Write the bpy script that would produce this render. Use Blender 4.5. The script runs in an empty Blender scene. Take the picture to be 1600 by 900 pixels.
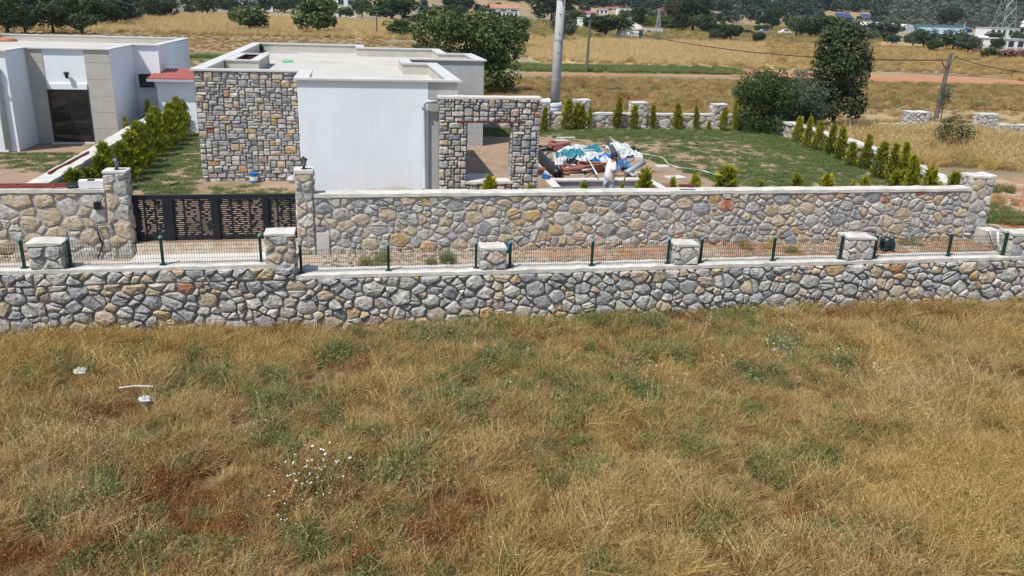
import bpy, bmesh, math, random
import numpy as np
from mathutils import Vector, Matrix
random.seed(7); RNG = np.random.default_rng(11)
S = bpy.context.scene
COL = S.collection
R = math.radians

# ------------------------------------------------------------------ camera
FPX, CX, CY, CAMH = 1300.0, 800.0, 450.0, 6.0
_y = np.array([-250., -448., FPX]); _y /= np.linalg.norm(_y)
_d = np.array([-120., 3850., FPX]); _d -= _y * _d.dot(_y); _d /= np.linalg.norm(_d)
RW = np.stack([np.cross(_y, -_d), _y, -_d])
cam_d = bpy.data.cameras.new('camera'); cam = bpy.data.objects.new('camera', cam_d); COL.objects.link(cam)
cr, cu, cb = RW @ np.array([1., 0, 0]), RW @ np.array([0, -1., 0]), RW @ np.array([0, 0, -1.])
cam.matrix_world = Matrix(((cr[0], cu[0], cb[0], 0), (cr[1], cu[1], cb[1], 0), (cr[2], cu[2], cb[2], CAMH), (0, 0, 0, 1)))
cam_d.sensor_width = 36; cam_d.lens = FPX / 1600 * 36; cam_d.clip_end = 6000; cam_d.clip_start = 0.5
S.camera = cam
# ------------------------------------------------------------------ light
SUN = Vector((.46, .36, -1.0)).normalized()
W = bpy.data.worlds.new('World'); S.world = W; W.use_nodes = True
nt = W.node_tree; sky = nt.nodes.new('ShaderNodeTexSky'); sky.sky_type = 'NISHITA'; sky.sun_disc = False
sky.sun_elevation = math.asin(-SUN.z); sky.sun_rotation = math.atan2(-SUN.x, -SUN.y)
sky.air_density = 1.0; sky.dust_density = 1.0
bg = nt.nodes['Background']; bg.inputs[1].default_value = 0.10
nt.links.new(sky.outputs[0], bg.inputs[0])
sl = bpy.data.lights.new('sun', 'SUN'); sl.energy = 4.0; sl.angle = R(.5); sl.color = (1, .96, .90)
so = bpy.data.objects.new('sun', sl); COL.objects.link(so); so.rotation_euler = SUN.to_track_quat('-Z', 'Y').to_euler(); so.location = (0, 0, 60)
S.view_settings.view_transform = 'Standard'; S.view_settings.look = 'None'
S.view_settings.exposure = 0.42; S.view_settings.gamma = 1; S.view_settings.use_curve_mapping = False
S.render.engine = 'CYCLES'
S.cycles.max_bounces = 6; S.cycles.diffuse_bounces = 3; S.cycles.transparent_max_bounces = 8

# ------------------------------------------------------------------ helpers
def ray(px, py): return RW @ np.array([px - CX, py - CY, FPX])
def T(x, y):
    """height of the land"""
    if y < 19.2: return -1.5 + .05 * math.sin(x * .7 + 1) * math.sin(y * .5) + .03 * math.sin(x * 1.9) * math.cos(y * 1.3)
    h = 0.0
    if y < 27:
        s = min(1, max(0, (y - 21.0) / 5.0)); s = s * s * (3 - 2 * s)
        if x > 18.9: h = -.36 * (1 - s)
        elif x < -40: h = -.36 * (1 - s)
        else: h = -.36 if y < 21.72 else 0
    d = y - 430 - .12 * x
    if d > 0:
        h += .15 * d * d / (d + 120) + 2.5 * (min(d, 150) / 150) * math.sin(x * .013 + 1.3) * math.cos(y * .011)
    return h
def at(px, py, z=None, Y=None):
    r = ray(px, py)
    if Y is not None: t = Y / r[1]; return Vector((r[0] * t, Y, CAMH + r[2] * t))
    if z is not None:
        t = (z - CAMH) / r[2]; return Vector((r[0] * t, r[1] * t, z))
    u = r / r[1]; y = 20.0
    while y < 1600:
        if CAMH + u[2] * y <= T(u[0] * y, y): break
        y *= 1.004
    return Vector((u[0] * y, y, T(u[0] * y, y)))
def pxm(p):
    """pixels of the photograph per metre at a place"""
    v = RW.T @ (np.array(p) - np.array([0, 0, CAMH])); return FPX / v[2]

MATS = {}
def N(t, typ, **kw):
    n = t.nodes.new(typ)
    for k, v in kw.items(): setattr(n, k, v)
    return n
def ramp(t, fac, cols, pos=None):
    r = N(t, 'ShaderNodeValToRGB'); e = r.color_ramp.elements
    while len(e) < len(cols): e.new(.5)
    for i, c in enumerate(cols):
        e[i].position = pos[i] if pos else i / max(1, len(cols) - 1); e[i].color = (*c, 1)
    t.links.new(fac, r.inputs[0]); return r.outputs[0]
def noise(t, co, scale, detail=4, rough=.6, dist=0.):
    n = N(t, 'ShaderNodeTexNoise'); n.inputs['Scale'].default_value = scale; n.inputs['Detail'].default_value = detail
    n.inputs['Roughness'].default_value = rough; n.inputs['Distortion'].default_value = dist
    t.links.new(co, n.inputs['Vector']); return n.outputs[0]
def mixc(t, f, a, b, typ='MIX'):
    m = N(t, 'ShaderNodeMix', data_type='RGBA', blend_type=typ)
    for s, v in ((0, f), (6, a), (7, b)):
        if isinstance(v, (float, int)): m.inputs[s].default_value = v
        elif isinstance(v, tuple): m.inputs[s].default_value = (*v, 1)
        else: t.links.new(v, m.inputs[s])
    return m.outputs[2]
def pm(name, cols, scale=3., rough=.85, bump=.0, bscale=None, pos=None, detail=5, spots=None, metallic=0., dist=.02, stretch=None, stain=None, spec=.3, bdetail=6, streak=None):
    """procedural material: noise ramp of colours, optional second colour in patches, bump"""
    if name in MATS: return MATS[name]
    m = bpy.data.materials.new(name); m.use_nodes = True; t = m.node_tree; b = t.nodes['Principled BSDF']
    tc = N(t, 'ShaderNodeTexCoord').outputs['Object']
    if stretch:
        mp = N(t, 'ShaderNodeMapping'); mp.inputs['Scale'].default_value = stretch; t.links.new(tc, mp.inputs[0]); tc = mp.outputs[0]
    f = noise(t, tc, scale, detail)
    c = ramp(t, f, cols, pos or [.3 + .4 * i / max(1, len(cols) - 1) for i in range(len(cols))])
    if spots:
        for sc, lo, hi, col in spots:
            s = noise(t, tc, sc, 5, .65)
            k = ramp(t, s, [(0, 0, 0), (1, 1, 1)], [lo, hi]); c = mixc(t, k, c, col)
    if streak:
        mp = N(t, 'ShaderNodeMapping'); mp.inputs['Scale'].default_value = (5, 5, .35); t.links.new(tc, mp.inputs[0])
        c = mixc(t, ramp(t, noise(t, mp.outputs[0], 1.6, 7, .7), [(0, 0, 0), (streak[1],) * 3], [.54, .78]), c, streak[0])
    t.links.new(c, b.inputs['Base Color'])
    b.inputs['Roughness'].default_value = rough; b.inputs['Metallic'].default_value = metallic
    b.inputs['Specular IOR Level'].default_value = spec
    if bump:
        bn = N(t, 'ShaderNodeBump'); bn.inputs['Strength'].default_value = bump; bn.inputs['Distance'].default_value = dist
        t.links.new(noise(t, tc, bscale or scale * 4, bdetail, .65), bn.inputs['Height']); t.links.new(bn.outputs[0], b.inputs['Normal'])
    MATS[name] = m; return m
def leafm(name, cols, transl=.25, rough=.6, tint=None):
    """leaf material: colour varies leaf by leaf and plant by plant"""
    m = bpy.data.materials.new(name); m.use_nodes = True; t = m.node_tree; b = t.nodes['Principled BSDF']
    g = N(t, 'ShaderNodeNewGeometry').outputs['Random Per Island']; o = N(t, 'ShaderNodeObjectInfo').outputs['Random']
    mx = N(t, 'ShaderNodeMath', operation='MULTIPLY_ADD'); mx.inputs[1].default_value = .62
    t.links.new(g, mx.inputs[0]); m2 = N(t, 'ShaderNodeMath', operation='MULTIPLY'); m2.inputs[1].default_value = .38
    t.links.new(o, m2.inputs[0]); t.links.new(m2.outputs[0], mx.inputs[2])
    c = ramp(t, mx.outputs[0], cols)
    t.links.new(c, b.inputs['Base Color']); b.inputs['Roughness'].default_value = rough; b.inputs['Specular IOR Level'].default_value = .25
    if transl:
        tr = N(t, 'ShaderNodeBsdfTranslucent'); t.links.new(c, tr.inputs[0]); ms = N(t, 'ShaderNodeMixShader'); ms.inputs[0].default_value = transl
        t.links.new(b.outputs[0], ms.inputs[1]); t.links.new(tr.outputs[0], ms.inputs[2]); t.links.new(ms.outputs[0], t.nodes['Material Output'].inputs[0])
    MATS[name] = m; return m

def mesh_np(name, v, tris, mats, mi=None, smooth=False):
    me = bpy.data.meshes.new(name); v = np.asarray(v, np.float32); tris = np.asarray(tris, np.int32); k = tris.shape[1]
    me.vertices.add(len(v)); me.vertices.foreach_set('co', v.ravel())
    me.loops.add(tris.size); me.loops.foreach_set('vertex_index', tris.ravel())
    me.polygons.add(len(tris)); me.polygons.foreach_set('loop_start', np.arange(len(tris), dtype=np.int32) * k)
    for m in (mats if isinstance(mats, (list, tuple)) else [mats]): me.materials.append(m)
    if mi is not None: me.polygons.foreach_set('material_index', np.asarray(mi, np.int32))
    me.polygons.foreach_set('use_smooth', np.full(len(tris), smooth))
    me.update(calc_edges=True); return me

class MB:
    """collects shapes; build() links them as one mesh object"""
    def __init__(s): s.v = []; s.f = []; s.m = []; s.cur = 0
    def add(s, vs, fs, mi=None):
        o = len(s.v); s.v += [tuple(p) for p in vs]; s.f += [tuple(i + o for i in f) for f in fs]; s.m += [s.cur if mi is None else mi] * len(fs); return s
    def box(s, x0, y0, z0, x1, y1, z1, mi=None):
        x0, x1 = min(x0, x1), max(x0, x1); y0, y1 = min(y0, y1), max(y0, y1); z0, z1 = min(z0, z1), max(z0, z1)
        return s.add([(x0, y0, z0), (x1, y0, z0), (x1, y1, z0), (x0, y1, z0), (x0, y0, z1), (x1, y0, z1), (x1, y1, z1), (x0, y1, z1)],
                     [(0, 3, 2, 1), (4, 5, 6, 7), (0, 1, 5, 4), (1, 2, 6, 5), (2, 3, 7, 6), (3, 0, 4, 7)], mi)
    def obox(s, c, ax, ay, az, mi=None):
        """oriented box, half axes as vectors"""
        c, ax, ay, az = map(Vector, (c, ax, ay, az)); P = [c + ax * i + ay * j + az * k for k in (-1, 1) for j in (-1, 1) for i in (-1, 1)]
        return s.add(P, [(0, 2, 3, 1), (4, 5, 7, 6), (0, 1, 5, 4), (1, 3, 7, 5), (3, 2, 6, 7), (2, 0, 4, 6)], mi)
    def tube(s, pts, rad, n=8, mi=None, cap=True):
        pts = [Vector(p) for p in pts]; rad = rad if isinstance(rad, (list, tuple)) else [rad] * len(pts); vs = []; up = None
        for i, p in enumerate(pts):
            d = (pts[min(i + 1, len(pts) - 1)] - pts[max(i - 1, 0)]).normalized()
            if up is None: up = Vector((0, 0, 1)) if abs(d.z) < .9 else Vector((1, 0, 0))
            a = d.cross(up).normalized(); b = d.cross(a).normalized(); up = -b
            for k in range(n):
                an = 2 * math.pi * k / n; vs.append(p + (a * math.cos(an) + b * math.sin(an)) * rad[i])
        fs = [(i * n + k, (i + 1) * n + k, (i + 1) * n + (k + 1) % n, i * n + (k + 1) % n) for i in range(len(pts) - 1) for k in range(n)]
        if cap: fs += [tuple(range(n)), tuple(reversed(range((len(pts) - 1) * n, len(pts) * n)))]
        return s.add(vs, fs, mi)
    def lathe(s, c, prof, n=16, mi=None):
        c = Vector(c); vs = [c + Vector((r * math.cos(2 * math.pi * k / n), r * math.sin(2 * math.pi * k / n), z)) for r, z in prof for k in range(n)]
        fs = [(i * n + k, i * n + (k + 1) % n, (i + 1) * n + (k + 1) % n, (i + 1) * n + k) for i in range(len(prof) - 1) for k in range(n)]
        fs += [tuple(reversed(range(n))), tuple(range((len(prof) - 1) * n, len(prof) * n))]
        return s.add(vs, fs, mi)
    def prism(s, poly, z0, z1, mi=None):
        n = len(poly); a = sum(poly[i][0] * poly[(i + 1) % n][1] - poly[(i + 1) % n][0] * poly[i][1] for i in range(n))
        if a < 0: poly = poly[::-1]
        return s.add([(x, y, z0) for x, y in poly] + [(x, y, z1) for x, y in poly],
                     [tuple(reversed(range(n))), tuple(range(n, 2 * n))] + [(i, (i + 1) % n, n + (i + 1) % n, n + i) for i in range(n)], mi)
    def blob(s, c, r, seed=0, rings=6, n=9, rough=.25, mi=None):
        rr = random.Random(seed); c = Vector(c); vs = []
        for i in range(rings + 1):
            th = math.pi * i / rings
            for k in range(n):
                ph = 2 * math.pi * k / n; q = 1 + rr.uniform(-rough, rough)
                vs.append(c + Vector((r[0] * math.sin(th) * math.cos(ph) * q, r[1] * math.sin(th) * math.sin(ph) * q, r[2] * math.cos(th) * q)))
        fs = [(i * n + k, (i + 1) * n + k, (i + 1) * n + (k + 1) % n, i * n + (k + 1) % n) for i in range(rings) for k in range(n)]
        return s.add(vs, fs, mi)
    def build(s, name, mats, parent=None, origin=None, smooth=False, bevel=0, noise=None):
        o = Vector(origin) if origin is not None else (wloc(parent) if parent is not None else Vector((0, 0, 0)))
        me = bpy.data.meshes.new(name); me.from_pydata([(x - o.x, y - o.y, z - o.z) for x, y, z in s.v], [], s.f)
        for m in (mats if isinstance(mats, (list, tuple)) else [mats]): me.materials.append(m)
        me.polygons.foreach_set('material_index', np.array(s.m, np.int32)); me.polygons.foreach_set('use_smooth', np.full(len(s.f), smooth))
        me.update()
        ob = bpy.data.objects.new(name, me); COL.objects.link(ob)
        if parent is not None: ob.parent = parent; ob.location = o - wloc(parent)
        else: ob.location = o
        if bevel:
            bm = bmesh.new(); bm.from_mesh(me); bmesh.ops.bevel(bm, geom=bm.edges[:], offset=bevel, segments=1, affect='EDGES'); bm.to_mesh(me); bm.free()
        return ob
def wloc(o):
    v = Vector(o.location)
    while o.parent is not None: o = o.parent; v = v + Vector(o.location)
    return v
def tag(o, label, cat, group=None, kind=None):
    if label: o['label'] = label
    if cat: o['category'] = cat
    if group: o['group'] = group
    if kind: o['kind'] = kind
    return o
def thing(name, loc, label, cat, group=None):
    o = bpy.data.objects.new(name, None); COL.objects.link(o); o.location = loc; o.empty_display_size = .2
    return tag(o, label, cat, group)
def link(name, me, parent=None, loc=(0, 0, 0)):
    o = bpy.data.objects.new(name, me); COL.objects.link(o); o.location = loc
    if parent is not None: o.parent = parent
    return o
def copy_thing(src, loc, rz=0, sc=1., label=None):
    r = src.copy(); COL.objects.link(r); r.location = loc; r.rotation_euler = (0, 0, rz); r.scale = (sc, sc, sc) if isinstance(sc, (int, float)) else sc
    if label: r['label'] = label
    for ch in list(src.children):
        c = ch.copy(); COL.objects.link(c); c.parent = r
        for g in list(ch.children):
            d = g.copy(); COL.objects.link(d); d.parent = c
    return r
def vnoise(x, y, sc, seed):
    """value noise on arrays"""
    x = np.asarray(x) / sc; y = np.asarray(y) / sc; xi = np.floor(x).astype(np.int64); yi = np.floor(y).astype(np.int64)
    fx = x - xi; fy = y - yi; fx = fx * fx * (3 - 2 * fx); fy = fy * fy * (3 - 2 * fy)
    def h(a, b):
        n = (a * 374761393 + b * 668265263 + seed * 1442695041) & 0x7fffffff; n = ((n ^ (n >> 13)) * 1274126177) & 0x7fffffff
        return ((n ^ (n >> 16)) & 0xffff) / 65535.
    return (h(xi, yi) * (1 - fx) + h(xi + 1, yi) * fx) * (1 - fy) + (h(xi, yi + 1) * (1 - fx) + h(xi + 1, yi + 1) * fx) * fy
def fnoise(x, y, sc, seed): return (vnoise(x, y, sc, seed) + .5 * vnoise(x, y, sc / 2, seed + 5) + .25 * vnoise(x, y, sc / 4, seed + 9)) / 1.75

def scatter(name, variants, pts, rot, scl, idx, label=None):
    """one 'stuff' object: variants instanced on points (geometry nodes)"""
    me = bpy.data.meshes.new(name); me.vertices.add(len(pts)); me.vertices.foreach_set('co', np.asarray(pts, np.float32).ravel())
    a = me.attributes.new('rot', 'FLOAT_VECTOR', 'POINT'); a.data.foreach_set('vector', np.asarray(rot, np.float32).ravel())
    a = me.attributes.new('scl', 'FLOAT_VECTOR', 'POINT'); a.data.foreach_set('vector', np.asarray(scl, np.float32).ravel())
    a = me.attributes.new('vid', 'INT', 'POINT'); a.data.foreach_set('value', np.asarray(idx, np.int32))
    o = bpy.data.objects.new(name, me); COL.objects.link(o); o['kind'] = 'stuff'
    if label: o['label'] = label
    c = bpy.data.collections.new(name + '_variants')
    for i, m in enumerate(variants):
        c.objects.link(bpy.data.objects.new('%s_piece_%02d' % (name, i), m))
    g = bpy.data.node_groups.new(name, 'GeometryNodeTree'); g.interface.new_socket('Geometry', in_out='INPUT', socket_type='NodeSocketGeometry')
    g.interface.new_socket('Geometry', in_out='OUTPUT', socket_type='NodeSocketGeometry')
    gi = g.nodes.new('NodeGroupInput'); go = g.nodes.new('NodeGroupOutput'); ip = g.nodes.new('GeometryNodeInstanceOnPoints')
    ci = g.nodes.new('GeometryNodeCollectionInfo'); ci.inputs[0].default_value = c; ci.inputs[1].default_value = True; ci.inputs[2].default_value = True
    def attr(n, t):
        x = g.nodes.new('GeometryNodeInputNamedAttribute'); x.data_type = t; x.inputs[0].default_value = n; return x.outputs[0]
    g.links.new(gi.outputs[0], ip.inputs['Points']); g.links.new(ci.outputs[0], ip.inputs['Instance'])
    ip.inputs['Pick Instance'].default_value = True; g.links.new(attr('vid', 'INT'), ip.inputs['Instance Index'])
    er = g.nodes.new('FunctionNodeEulerToRotation'); g.links.new(attr('rot', 'FLOAT_VECTOR'), er.inputs[0]); g.links.new(er.outputs[0], ip.inputs['Rotation'])
    g.links.new(attr('scl', 'FLOAT_VECTOR'), ip.inputs['Scale']); g.links.new(ip.outputs[0], go.inputs[0])
    md = o.modifiers.new('scatter', 'NODES'); md.node_group = g
    return o

# ------------------------------------------------------------------ materials
STONE = {
 'grey': [(0.257, 0.251, 0.243), (0.398, 0.388, 0.367), (0.538, 0.513, 0.475)], 'blue': [(0.211, 0.217, 0.232), (0.328, 0.331, 0.340), (0.445, 0.433, 0.421)],
 'light': [(0.351, 0.331, 0.302), (0.503, 0.479, 0.432), (0.643, 0.604, 0.540)], 'tan': [(0.351, 0.268, 0.178), (0.491, 0.405, 0.292), (0.550, 0.502, 0.421)],
 'ochre': [(0.398, 0.251, 0.119), (0.503, 0.365, 0.205), (0.515, 0.445, 0.346)], 'rust': [(0.328, 0.114, 0.054), (0.445, 0.217, 0.119), (0.491, 0.376, 0.292)],
 'pink': [(0.351, 0.262, 0.216), (0.491, 0.388, 0.324), (0.515, 0.456, 0.400)], 'dark': [(0.164, 0.160, 0.162), (0.257, 0.251, 0.248), (0.374, 0.353, 0.335)]}
SM = [pm('stone_' + k, c, scale=5, bump=1.0, bscale=11, dist=.055, bdetail=9, rough=.95, spec=.15, spots=[(9, .56, .66, tuple(.62 * x for x in c[0])), (3.2, .58, .72, (.40, .38, .35))]) for k, c in STONE.items()]
SN = list(STONE)
M_mortar = pm('mortar', [(.33, .32, .30), (.45, .435, .41)], 6, bump=.8, bscale=30, dist=.02)
M_mdark = pm('dark_mortar', [(.09, .092, .096), (.15, .15, .152)], 6, bump=.5, bscale=30)
M_gap = pm('joint_core_stone', [(.17, .165, .155), (.30, .285, .265)], 8, bump=.8, bscale=30, dist=.02)  # mortar-like tone of the wall core, seen in the joints between stones
M_conc = pm('cast_concrete', [(.42, .40, .36), (.55, .53, .48), (.62, .60, .56)], 2.5, bump=.4, bscale=30, dist=.01, spots=[(1.6, .58, .74, (.36, .34, .30))], streak=((.26, .25, .23), .45))
M_slab = pm('pale_concrete', [(.50, .48, .44), (.62, .60, .56)], 2, bump=.25, bscale=40, dist=.006, spots=[(1.2, .6, .75, (.44, .42, .38))])
M_white = pm('white_render', [(.71, .75, .79), (.78, .82, .86)], .9, rough=.8, bump=.6, bscale=24, dist=.008, spots=[(.8, .60, .8, (.66, .665, .66)), (5, .66, .76, (.70, .715, .73))], streak=((.60, .615, .62), .4))
M_cream = pm('roof_screed', [(.44, .42, .38), (.51, .49, .45)], .5, rough=.9, spots=[(.35, .55, .7, (.41, .38, .33)), (4, .66, .78, (.46, .43, .38))])
M_parap = pm('parapet_plaster', [(.44, .42, .37), (.54, .51, .45)], 1.5, spots=[(.7, .5, .7, (.40, .38, .34))])
M_coping = pm('white_coping', [(.50, .50, .48), (.58, .575, .56)], 1.3, rough=.6, spots=[(1.1, .6, .78, (.54, .53, .50))], streak=((.26, .25, .23), .45))
M_tile = pm('travertine_tile', [(.40, .38, .34), (.47, .45, .41)], 2.5, bump=.15, bscale=20, spots=[(1.5, .55, .75, (.36, .34, .31))], streak=((.26, .25, .23), .45))
M_tileg = pm('grey_tile', [(.36, .36, .35), (.43, .43, .41)], 2, spots=[(1.2, .58, .72, (.31, .31, .30))], streak=((.26, .25, .23), .45))
M_glass = pm('dark_glass', [(.012, .014, .016), (.02, .022, .024)], 1, rough=.04, spec=.6)
M_anth = pm('anthracite_metal', [(.018, .019, .024), (.028, .029, .034)], 3, rough=.42, metallic=.2)
M_navy = pm('black_gate_paint', [(.010, .011, .016), (.017, .018, .024)], 2, rough=.4)
M_green = pm('green_post_paint', [(.006, .030, .026), (.010, .045, .038)], 4, rough=.45)
M_wire = pm('dark_green_wire', [(.03, .05, .04), (.05, .07, .06)], 4, rough=.5)
M_pipe = pm('grey_downpipe', [(.38, .42, .46), (.46, .50, .54)], 2, rough=.4)
M_redtile = pm('red_roof_sheet', [(.34, .09, .075), (.42, .14, .115)], 2, rough=.6, bump=.2, bscale=20)
M_terr = pm('terracotta_tile', [(.36, .15, .09), (.48, .24, .15)], 3, rough=.8)
M_redst = pm('red_oxide_steel', [(.16, .035, .03), (.24, .06, .045)], 5, rough=.55)
M_iron = pm('rusty_lintel', [(.10, .03, .02), (.16, .05, .035)], 6, rough=.7)
M_foam = pm('white_foam', [(.70, .70, .69), (.80, .80, .80)], 3, rough=.8)
M_blackp = pm('black_plastic', [(.010, .010, .011), (.02, .02, .021)], 4, rough=.4)
M_pvc = pm('white_pvc', [(.62, .63, .62), (.74, .74, .73)], 3, rough=.4)
M_pvcg = pm('grey_pvc', [(.30, .33, .36), (.38, .41, .44)], 3, rough=.4)
M_dpvc = pm('dark_grey_pipe', [(.06, .075, .09), (.10, .115, .13)], 3, rough=.4)
M_hose = pm('brown_conduit', [(.20, .075, .055), (.28, .12, .09)], 18, rough=.6, bump=.6, bscale=70)
M_rope = pm('straw_coloured_rope', [(.26, .19, .10), (.36, .28, .16)], 16, rough=.8)
M_teal = pm('teal_tarp', [(.02, .17, .22), (.05, .26, .32)], 8, rough=.5, bump=.4, bscale=14)
M_blue = pm('blue_plastic', [(.02, .12, .38), (.04, .20, .50)], 6, rough=.4, bump=.3, bscale=12)
M_bag = pm('white_plastic_sheet', [(.34, .36, .38), (.50, .51, .53), (.62, .63, .64)], 8, rough=.45, bump=1.0, bscale=12, dist=.03)
M_block = pm('aerated_block', [(.30, .32, .34), (.37, .39, .41)], 5, bump=.3, bscale=50)
M_pole = pm('concrete_pole', [(.36, .36, .35), (.46, .46, .45)], 2, bump=.1, spots=[(.5, .55, .7, (.32, .32, .32))], streak=((.26, .25, .23), .45))
M_wood = pm('weathered_wood', [(.10, .085, .08), (.17, .15, .14)], 2, bump=.4, bscale=20, stretch=(6, 6, .6))
M_galv = pm('galvanised_steel', [(.30, .33, .36), (.42, .45, .48)], 6, rough=.45, metallic=.4)
M_far = pm('far_white_wall', [(.66, .67, .68), (.76, .77, .77)], .4, rough=.8, spots=[(.3, .6, .8, (.58, .58, .57))], streak=((.26, .25, .23), .45))
M_fwin = pm('far_window', [(.02, .025, .035), (.05, .06, .075)], .8, rough=.2)
M_brick = pm('far_brick', [(.32, .16, .11), (.42, .23, .16)], 1.5, rough=.9)
M_ghouse = pm('greenhouse_film', [(.60, .63, .64), (.72, .74, .74)], .4, rough=.35)
M_gteal = pm('shade_net_teal', [(.018, .065, .08), (.03, .09, .105)], .5, rough=.7)
M_gglass = pm('greenhouse_glass', [(.26, .36, .42), (.38, .47, .52)], .6, rough=.2)
M_solar = pm('solar_panel', [(.03, .05, .12), (.06, .09, .18)], 3, rough=.25)
M_bark = pm('bark', [(.07, .055, .045), (.13, .105, .085)], 5, bump=.6, bscale=16, stretch=(3, 3, .6))
M_barkd = pm('dark_bark', [(.03, .026, .022), (.06, .05, .042)], 4, bump=.5, bscale=14)

# ------------------------------------------------------------------ the land
M_field = pm('dry_field_soil', [(.13, .085, .042), (.22, .15, .075), (.31, .225, .12)], 1.6, rough=1, bump=.9, bscale=14, dist=.06, spots=[(.5, .52, .66, (.14, .075, .035)), (.7, .60, .70, (.06, .075, .025))])
M_lane = pm('red_clay', [(.27, .105, .04), (.38, .18, .085), (.46, .29, .18)], 3, rough=1, bump=1, bscale=16, dist=.06, spots=[(.9, .50, .62, (.50, .42, .33)), (11, .62, .68, (.60, .54, .46))])
def lane_mat():
    m = M_lane; t = m.node_tree; b = t.nodes['Principled BSDF']; old = b.inputs['Base Color'].links[0].from_socket
    tc = N(t, 'ShaderNodeTexCoord').outputs['Object']; sp = N(t, 'ShaderNodeSeparateXYZ'); t.links.new(tc, sp.inputs[0])
    mr = N(t, 'ShaderNodeMapRange'); mr.inputs['From Min'].default_value = 2.; mr.inputs['From Max'].default_value = 9.; t.links.new(sp.outputs[0], mr.inputs[0])
    ad = N(t, 'ShaderNodeMath', operation='MULTIPLY_ADD'); t.links.new(noise(t, tc, 1.3, 6, .7), ad.inputs[0]); ad.inputs[1].default_value = 2.4; ad.inputs[2].default_value = -1.2
    a2 = N(t, 'ShaderNodeMath', operation='ADD', use_clamp=True); t.links.new(mr.outputs[0], a2.inputs[0]); t.links.new(ad.outputs[0], a2.inputs[1])
    pale = ramp(t, noise(t, tc, 5, 6, .7), [(.34, .25, .17), (.46, .38, .29), (.56, .50, .42)], [.3, .5, .7])
    t.links.new(mixc(t, a2.outputs[0], pale, old), b.inputs['Base Color'])
lane_mat()
M_gard = pm('garden_soil', [(.27, .185, .125), (.35, .25, .175)], 1.2, rough=1, bump=.8, bscale=14, dist=.05, spots=[(.35, .54, .64, (.19, .155, .075)), (14, .68, .72, (.46, .40, .33))])
M_dry = pm('dry_pasture', [(.20, .16, .09), (.29, .24, .145), (.36, .305, .19)], .12, rough=1, bump=1, bscale=5, dist=.15, stretch=(.5, 1.6, 1), spots=[(.25, .55, .68, (.17, .105, .05)), (.5, .60, .72, (.15, .13, .055))])
M_wheat = pm('ripe_wheat', [(.42, .31, .14), (.52, .395, .19), (.57, .44, .235)], .10, rough=1, bump=1, bscale=4, dist=.2, stretch=(.4, 1.5, 1), spots=[(.16, .58, .72, (.40, .30, .15))])
M_greens = pm('green_crop', [(.13, .17, .055), (.19, .225, .08)], .3, rough=1, bump=1, bscale=6, dist=.1, stretch=(.5, 1.5, 1), spots=[(.3, .58, .7, (.20, .17, .07))])
M_gg = pm('grey_green_crop', [(.17, .18, .09), (.23, .22, .11)], .2, rough=1, bump=.8, bscale=5, dist=.1, stretch=(.4, 1.8, 1))
M_red = pm('ploughed_red_earth', [(.36, .17, .08), (.45, .24, .13)], .4, rough=1, bump=.8, bscale=6, dist=.1, stretch=(.4, 1.6, 1), spots=[(.5, .58, .7, (.34, .22, .11))])
M_plough = pm('ploughed_brown_earth', [(.27, .18, .10), (.35, .25, .145)], .4, rough=1, bump=.8, bscale=6, dist=.1, stretch=(.4, 1.6, 1), spots=[(.5, .5, .65, (.33, .20, .12))])
M_stub = pm('mown_stubble', [(.30, .215, .11), (.38, .28, .15), (.42, .31, .18)], .25, rough=1, bump=.9, bscale=6, dist=.1, stretch=(.3, 2.2, 1), spots=[(.4, .55, .7, (.25, .175, .085))])
M_hill = pm('hill_soil', [(.22, .16, .09), (.34, .25, .14)], .03, rough=1, spots=[(.012, .55, .68, (.12, .115, .06))])
M_track = pm('dirt_track', [(.42, .35, .27), (.52, .45, .36)], 1, rough=1)
def seq(*parts):
    out = []
    for a, b, st in parts:
        k = max(1, round((b - a) / st)); out += [a + (b - a) * i / k for i in range(k)]
    return out + [parts[-1][1]]
PITX, PITY = (7.035, 10.47), (25.5, 29.2)
xs = seq((-1400, -100, 65), (-100, -24, 6), (-24, 30, .6), (30, 120, 6), (120, 900, 30), (900, 1700, 100))
ys = seq((-80, 4, 6), (4, 18.6, .6)) + [19.15, 19.25] + seq((19.5, 21.7, .55)) + [21.74] + seq((22, 28, .5), (28, 60, 4), (60, 420, 18), (420, 1000, 20), (1000, 1700, 70))
xs = sorted(xs + list(PITX)); ys = sorted(ys + list(PITY)); nx, ny = len(xs), len(ys)
gv = [(x, y, T(x, y)) for y in ys for x in xs]; gf, gm = [], []
for j in range(ny - 1):
    for i in range(nx - 1):
        if PITX[0] < (xs[i] + xs[i + 1]) / 2 < PITX[1] and PITY[0] < (ys[j] + ys[j + 1]) / 2 < PITY[1]: continue
        gf.append((j * nx + i, j * nx + i + 1, (j + 1) * nx + i + 1, (j + 1) * nx + i))
        x, y = (xs[i] + xs[i + 1]) / 2, (ys[j] + ys[j + 1]) / 2
        gm.append(0 if y < 19.2 else 1 if y < 21.73 or (x > 18.9 and y < 30 and x < 32) else 2 if y < 42.2 and -40 < x < 22 else 3 if y < 470 else 4)
gme = mesh_np('ground', gv, gf, [M_field, M_lane, M_gard, M_dry, M_hill], gm, True)
tag(link('ground', gme), None, None, kind='structure')
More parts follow.
